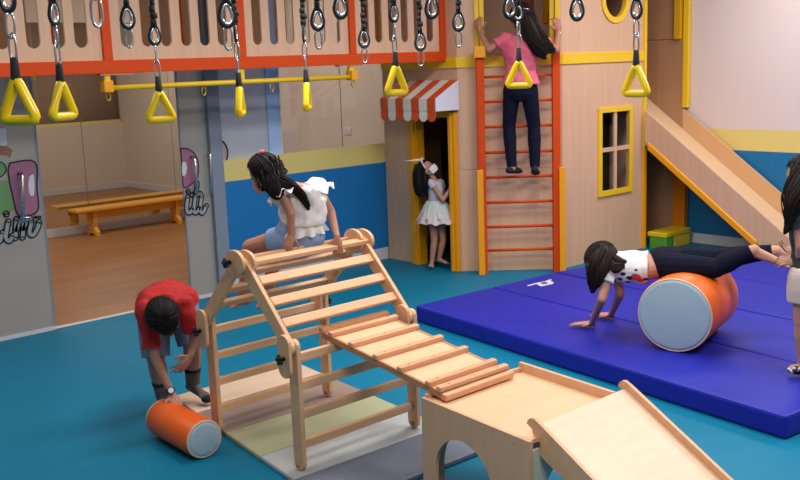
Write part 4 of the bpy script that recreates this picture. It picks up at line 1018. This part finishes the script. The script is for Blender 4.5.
# --- little girl in the doorway
sC = .80; base = atG(434, 268.5); st = Stage(base); q = lambda u, v, off=0: st.at(u, v, off)
J = dict(hil=q(433, 218, -.01), hir=q(441, 218, .01), waist=q(436, 201), chest=q(436, 190), shl=q(430.5, 182.5, -.035), shr=q(440.5, 182.5, .045),
         head=q(427, 169, 0), hf=(st.R*.75+V((0, 0, .55))-st.A*.25), hu=V((0, 0, 1))*.8-st.R*.6,
         ell=q(443, 200, -.12), wrl=q(450.5, 188, -.08), elr=q(445, 198, .10), wrr=q(452, 190, .10),
         knl=q(434.5, 240, -.04), anl=q(432, 261, -.03), knr=q(443, 240, -.01), anr=q(439, 259, .02), tol=q(431, 266, -.10), tor=q(447, 263, -.05))
P_ = Kid('doorway', 'little girl in unicorn headband, white mask and pale tulle dress leaning in the doorway', base, sC, J, skC)
P_.make(None, dict(l=(V((0, 0, 1))*.8+st.R*.3, st.R+st.A*.5, 1, .7), r=(V((0, 0, 1))*.7+st.R*.5, st.A, -1, .5)), legs=(.056, .042, .028))
face_parts(P_.T, J['head'], J['hf'], J['hu'], sC); mask_part(P_.T, J['head'], J['hf'], J['hu'], sC, M_mask)
M_bod = mat('lilac_bodice', (196, 186, 204), .7, bump=.2, bscale=120)
P_.shirt('bodice', M_bod, .30, 3, .010)
M_tulle = mat('pale_tulle', (206, 206, 208), .8, c2=(214, 186, 190), scale=(6, 6, 1)); M_tulle2 = mat('mint_tulle', (196, 208, 204), .8)
for kx, (z0, z1, r0, r1, ph, m_) in enumerate(((0.0, -.19, .080, .195, 0, M_tulle), (.01, -.15, .082, .175, 2, M_tulle2), (0.005, -.185, .07, .15, 4, M_tulle))):
    c0 = J['waist']+(J['hil']-J['waist'])*.0; vs = []; fs = []; n = 96; m2 = 7
    for i in range(m2):
        t_ = i/(m2-1)
        for k in range(n):
            a = 2*PI*k/n; rr = (r0+(r1-r0)*t_**.8)*(1+t_*.055*math.sin(17*a+ph)+t_*.03*math.sin(9*a+2*ph)); zz = z0+(z1-z0)*t_+t_*.008*math.sin(11*a+ph)
            vs.append(V((c0.x+rr*math.cos(a), c0.y+rr*math.sin(a), c0.z+zz))+st.R*(.015*t_))
    for i in range(m2-1):
        for k in range(n): fs.append((i*n+k, i*n+(k+1) % n, (i+1)*n+(k+1) % n, (i+1)*n+k))
    build(MB().add(vs, fs), 'tulle_skirt', m_, P_.T, smooth=True)
hair_part(P_.T, J['head'], J['hf'], J['hu'], sC, [([q(421, 167, .0), q(418, 174, -.02), q(419, 184, -.03), q(420, 192, -.03), q(425, 197, -.04)], [.070, .060, .052, .042, .02]), ([q(425, 176, .0), q(425, 184, -.03), q(424, 192, -.03), q(428, 196, -.04)], [.045, .040, .03, .012])], M_hair, 34, seed=3)
hf, hu, hr, _R = frameR(J['hf'], J['hu']); hc = J['head']
hb = build(MB().tube([hc+hr*.086*sC*math.cos(a)+hu*(.024+.094*math.sin(a))*sC+hf*.02*sC for a in [PI*k/14 for k in range(15)]], .007, 8), 'headband', mat('silver_headband', (216, 216, 222), .35, metal=.3), P_.T, smooth=True)
hn = hc+hu*.118*sC+hf*.02*sC; tipd = (q(404, 161, -.02)-hn)
build(MB().tube([hn, hn+tipd*.5, hn+tipd], [.014, .009, .002], 10), 'unicorn_horn', mat('pearl_horn', (226, 214, 190), .35), hb, smooth=True)
for s__ in (-1, 1): build(MB().ell(hn+hr*s__*.035-hu*.004, (.014, .008, .024), _R, 10, 8), 'headband_ear', mat('ear_white', (226, 222, 226), .6), hb, smooth=True)

# --- boy in red bending over the small roller
sB = 1.06; base = V((2.64, 4.83, 0)); st = Stage(base); q = lambda u, v, off=0: st.at(u, v, off)
hd = q(164, 318, -.42)
J = dict(hil=q(152, 305, .02), hir=q(182, 301, .02), waist=q(163, 303, -.10), chest=q(160, 306, -.26), shl=q(145, 309, -.33), shr=q(184, 304, -.33),
         head=hd, hf=(-V((0, 0, 1))*.95-st.A*.02+st.R*.30), hu=(-st.A*.9-V((0, 0, .15))+st.R*.12),
         ell=q(155, 358, -.36), wrl=q(172, 394, -.42), elr=q(195, 336, -.30), wrr=q(190, 356, -.36),
         knl=q(156, 358, -.06), anl=q(163, 398, .02), knr=q(192, 345, -.05), anr=q(193, 385, .02), tol=q(166, 410, -.14), tor=q(208, 399, -.08))
P_ = Kid('bending', 'boy in red T-shirt and grey-blue shorts bending down over the small orange roller', (base.x, base.y, 0), sB, J, skB)
P_.make(None, dict(l=(-V((0, 0, 1))*.55+st.R*.25-st.A*.6, V((0, 0, -1))+st.A*.2, -1, .35), r=(-V((0, 0, 1))*.6-st.R*.6-st.A*.2, -st.R*.3+st.A*.6, -1, .5)), legs=(.066, .050, .032), barefoot=False)
face_parts(P_.T, J['head'], J['hf'], J['hu'], sB)
crumple(P_.shirt('red_t_shirt', mat('red_cotton', (172, 22, 24), .8, var=.06, bump=.2, bscale=120), .78, 1, .022, .018, .016), .014, 14)
P_.bottoms('shorts', mat('grey_blue_cotton', (108, 122, 146), .8, var=.06, bump=.2, bscale=120), .98, .014, (.066, .050, .032), cuff=.010)
M_sock = mat('grey_sock', (104, 96, 92), .9, bump=.3, bscale=200)
for a in 'lr':
    J_ = P_.J; up_ = J_['an'+a].lerp(J_['kn'+a], .38); mb = MB(); foot_mesh(mb, J_['an'+a], J_['to'+a], sB*1.02, (0, 0, 1), False); mb.tube([J_['an'+a], up_], [.037*sB, .043*sB], 14)
    k = fuse(mb, 'sock', M_sock, P_.T, .0055, 2); build(MB().tube([up_, up_+(up_-J_['an'+a]).normalized()*.022], .045*sB, 16), 'sock_band', M_black_cloth, k, smooth=True)
    build(MB().ell(J_['to'+a]-(J_['to'+a]-J_['an'+a]).normalized()*.008+V((0, 0, -.004)), (.034, .034, .022)), 'sock_toe', M_black_cloth, k, smooth=True)
fa = (J['wrl']-J['ell']).normalized(); wp = J['wrl']-fa*.02
wt = build(MB().tube([wp-fa*.011, wp+fa*.011], .0245*sB, 18), 'wristwatch', M_black, P_.T, smooth=False)
wn = (-st.A*.8+V((0, 0, .6))); wn = (wn-fa*wn.dot(fa)).normalized()
build(MB().tube([wp+wn*.022, wp+wn*.032], .019, 20), 'watch_case', M_black, wt); build(MB().tube([wp+wn*.032, wp+wn*.034], .0145, 20), 'watch_face', M_mask, wt)
hair_part(P_.T, J['head'], J['hf'], J['hu'], sB, [], M_hair, cap=1.10, seed=6, low=-.55, strand=.005)

# --- girl lying over the big roller, hands on the mat
sG = 1.14; base = V((ROLLC.x, ROLLC.y, 0)); st = Stage(base); q = lambda u, v, off=0: st.at(u, v, off)
wl = atG(591.5, 323.5, TM+.03); wr_ = atG(611, 315, TM+.03)
J = dict(hil=q(668, 266, -.05), hir=q(668, 259, .13), waist=q(648, 267, .03), chest=q(625, 267, .03), shl=q(609, 270, -.06), shr=q(614, 262, .16),
         head=q(603.5, 263, .03), hf=(-V((0, 0, 1))*.80-st.R*.58-st.A*.1), hu=(-st.R*.75+V((0, 0, .12))-V((0, 0, .35))),
         ell=q(602, 299, -.14), wrl=wl, elr=q(620, 294, .05), wrr=wr_,
         knl=q(715, 268, -.04), anl=q(754, 250, -.03), knr=q(722, 258, .20), anr=q(776, 251, .17), tol=q(789, 266, -.06), tor=q(800, 259, .16), ful=V((0, 0, 1)), fur=V((0, 0, 1)))
P_ = Kid('balancing', 'girl in white printed T-shirt and navy leggings lying face down over the large roller', (base.x, base.y, TM), sG, J, skE)
P_.make(None, dict(l=(-st.R*.95-st.A*.15, V((0, 0, -1)), 1, .12), r=(-st.R*.95+st.A*.1, V((0, 0, -1)), 1, .12)), legs=(.070, .050, .031))
face_parts(P_.T, J['head'], J['hf'], J['hu'], sG)
sh_ = crumple(P_.shirt('printed_t_shirt', mat('white_tee', (226, 222, 226), .8, bump=.2, bscale=120), .42, 3, .014, .008), .010, 16)
from mathutils.bvhtree import BVHTree
o_sh = org_of(sh_); bv = BVHTree.FromPolygons([v.co+o_sh for v in sh_.data.vertices], [tuple(p.vertices) for p in sh_.data.polygons])
for (u, v, rr_, c_) in ((630, 278, .016, 'k'), (623, 274, .012, 'k'), (636, 277, .022, 'r'), (641, 280, .016, 'r'), (615, 281, .014, 'k'), (628, 282, .014, 'k'), (646, 279, .012, 'k'), (612, 268, .008, 'k'), (636, 270, .007, 'k'), (620, 279, .012, 'k')):
    h, n_, _, _ = bv.ray_cast(CAM, ray(u, v).normalized())
    if h: build(MB().ell(h, (rr_*1.5, rr_*1.1, .003), n_.to_track_quat('Z', 'Y').to_matrix(), 10, 6), 'shirt_print', M_ink if c_ == 'k' else mat('print_red', (190, 60, 44), .6), sh_, smooth=True)
P_.bottoms('leggings', M_navy, 1.93, .006, (.070, .050, .031))
hair_part(P_.T, J['head'], J['hf'], J['hu'], sG, [([q(604, 256, -.0), q(599, 262, -.06), q(595, 276, -.09), q(592, 293, -.1)], [.085, .080, .055, .012]), ([q(606, 255, -.03), q(602, 266, -.09), q(598, 280, -.12), q(596, 288, -.12)], [.07, .07, .045, .010]),
          ([q(604, 253, .05), q(610, 258, -.02), q(622, 262, -.07), q(629, 264, -.06)], [.05, .04, .025, .008]), ([q(608, 262, -.06), q(615, 268, -.10), q(622, 266, -.09), q(626, 270, -.08)], [.04, .03, .02, .006])], M_hairb, 34, seed=9)
GIRL_J = P_.J; GIRL_SH = P_

# --- girl at the right edge holding the feet
sE = 1.12; base = atG(819, 376, TM); st = Stage(base); q = lambda u, v, off=0: st.at(u, v, off)
J = dict(hil=q(806, 277, -.06), hir=q(824, 277, .06), waist=q(813, 248), chest=q(810, 222), shl=q(797, 205, -.10), shr=q(826, 203, .10),
         head=q(806, 178, .0), hf=(-st.R*.9-V((0, 0, .35))), hu=V((0, 0, 1))-st.R*.25,
         ell=q(801, 246, -.13), wrl=q(799, 262, -.06), elr=q(822, 240, .14), wrr=q(803, 250, .15),
         knl=q(804, 322, -.07), anl=q(805, 366, -.05), knr=q(826, 322, .06), anr=q(828, 362, .08), tol=q(786, 370, -.07), tor=q(810, 366, .07))
P_ = Kid('helper', 'girl with long wavy dark hair, black top and pale shorts at the right edge', (base.x, base.y, TM), sE, J, skE)
P_.make(None, dict(l=(-st.R*.95+V((0, 0, .05)), V((0, 0, -.7))+st.A*.6, -1, .6), r=(-st.R*.95, V((0, 0, .8))-st.A*.4, 1, .6)), legs=(.070, .050, .031), barefoot=False)
face_parts(P_.T, J['head'], J['hf'], J['hu'], sE)
crumple(P_.shirt('black_top', mat('charcoal_cotton', (44, 46, 50), .8, bump=.2, bscale=120), .6, 1, .016, .014), .012, 14)
P_.bottoms('shorts', mat('pale_beige_cotton', (206, 186, 176), .8, bump=.2, bscale=120), .55, .014, (.070, .050, .031), cuff=.01)
hair_part(P_.T, J['head'], J['hf'], J['hu'], sE, [([q(812, 168, .0), q(806, 185, -.08), q(796, 202, -.13), q(790, 222, -.14), q(784, 234, -.15)], [.10, .095, .07, .03, .006]), ([q(803, 172, -.05), q(795, 188, -.10), q(793, 204, -.13), q(797, 222, -.14)], [.07, .055, .05, .02])], M_hairb, 50, seed=12)
M_shoe = mat('black_canvas', (20, 20, 22), .7)
for a in 'lr':
    J_ = P_.J; mb = MB(); foot_mesh(mb, J_['an'+a]-V((0, 0, .006)), J_['to'+a]-V((0, 0, .006)), sE*1.12, (0, 0, 1), False); k = fuse(mb, 'shoe', M_shoe, P_.T, .0055, 2)
    for u_, v_ in ((.25, .3), (.45, -.3), (.62, .25), (.8, -.1), (.35, 0.), (.72, -.45), (.9, .3)):
        d = J_['to'+a]-J_['an'+a]; b_ = J_['an'+a]+d*u_; sd_ = V((0, 0, 1)).cross(d).normalized(); so = -1 if sd_.dot(st.A) > 0 else 1
        p = b_+sd_*so*(.034-.012*abs(v_))+V((0, 0, .004+v_*.03)); build(MB().ell(p, (.009, .009, .007), None, 6, 4), 'print_spot', M_mask, k)
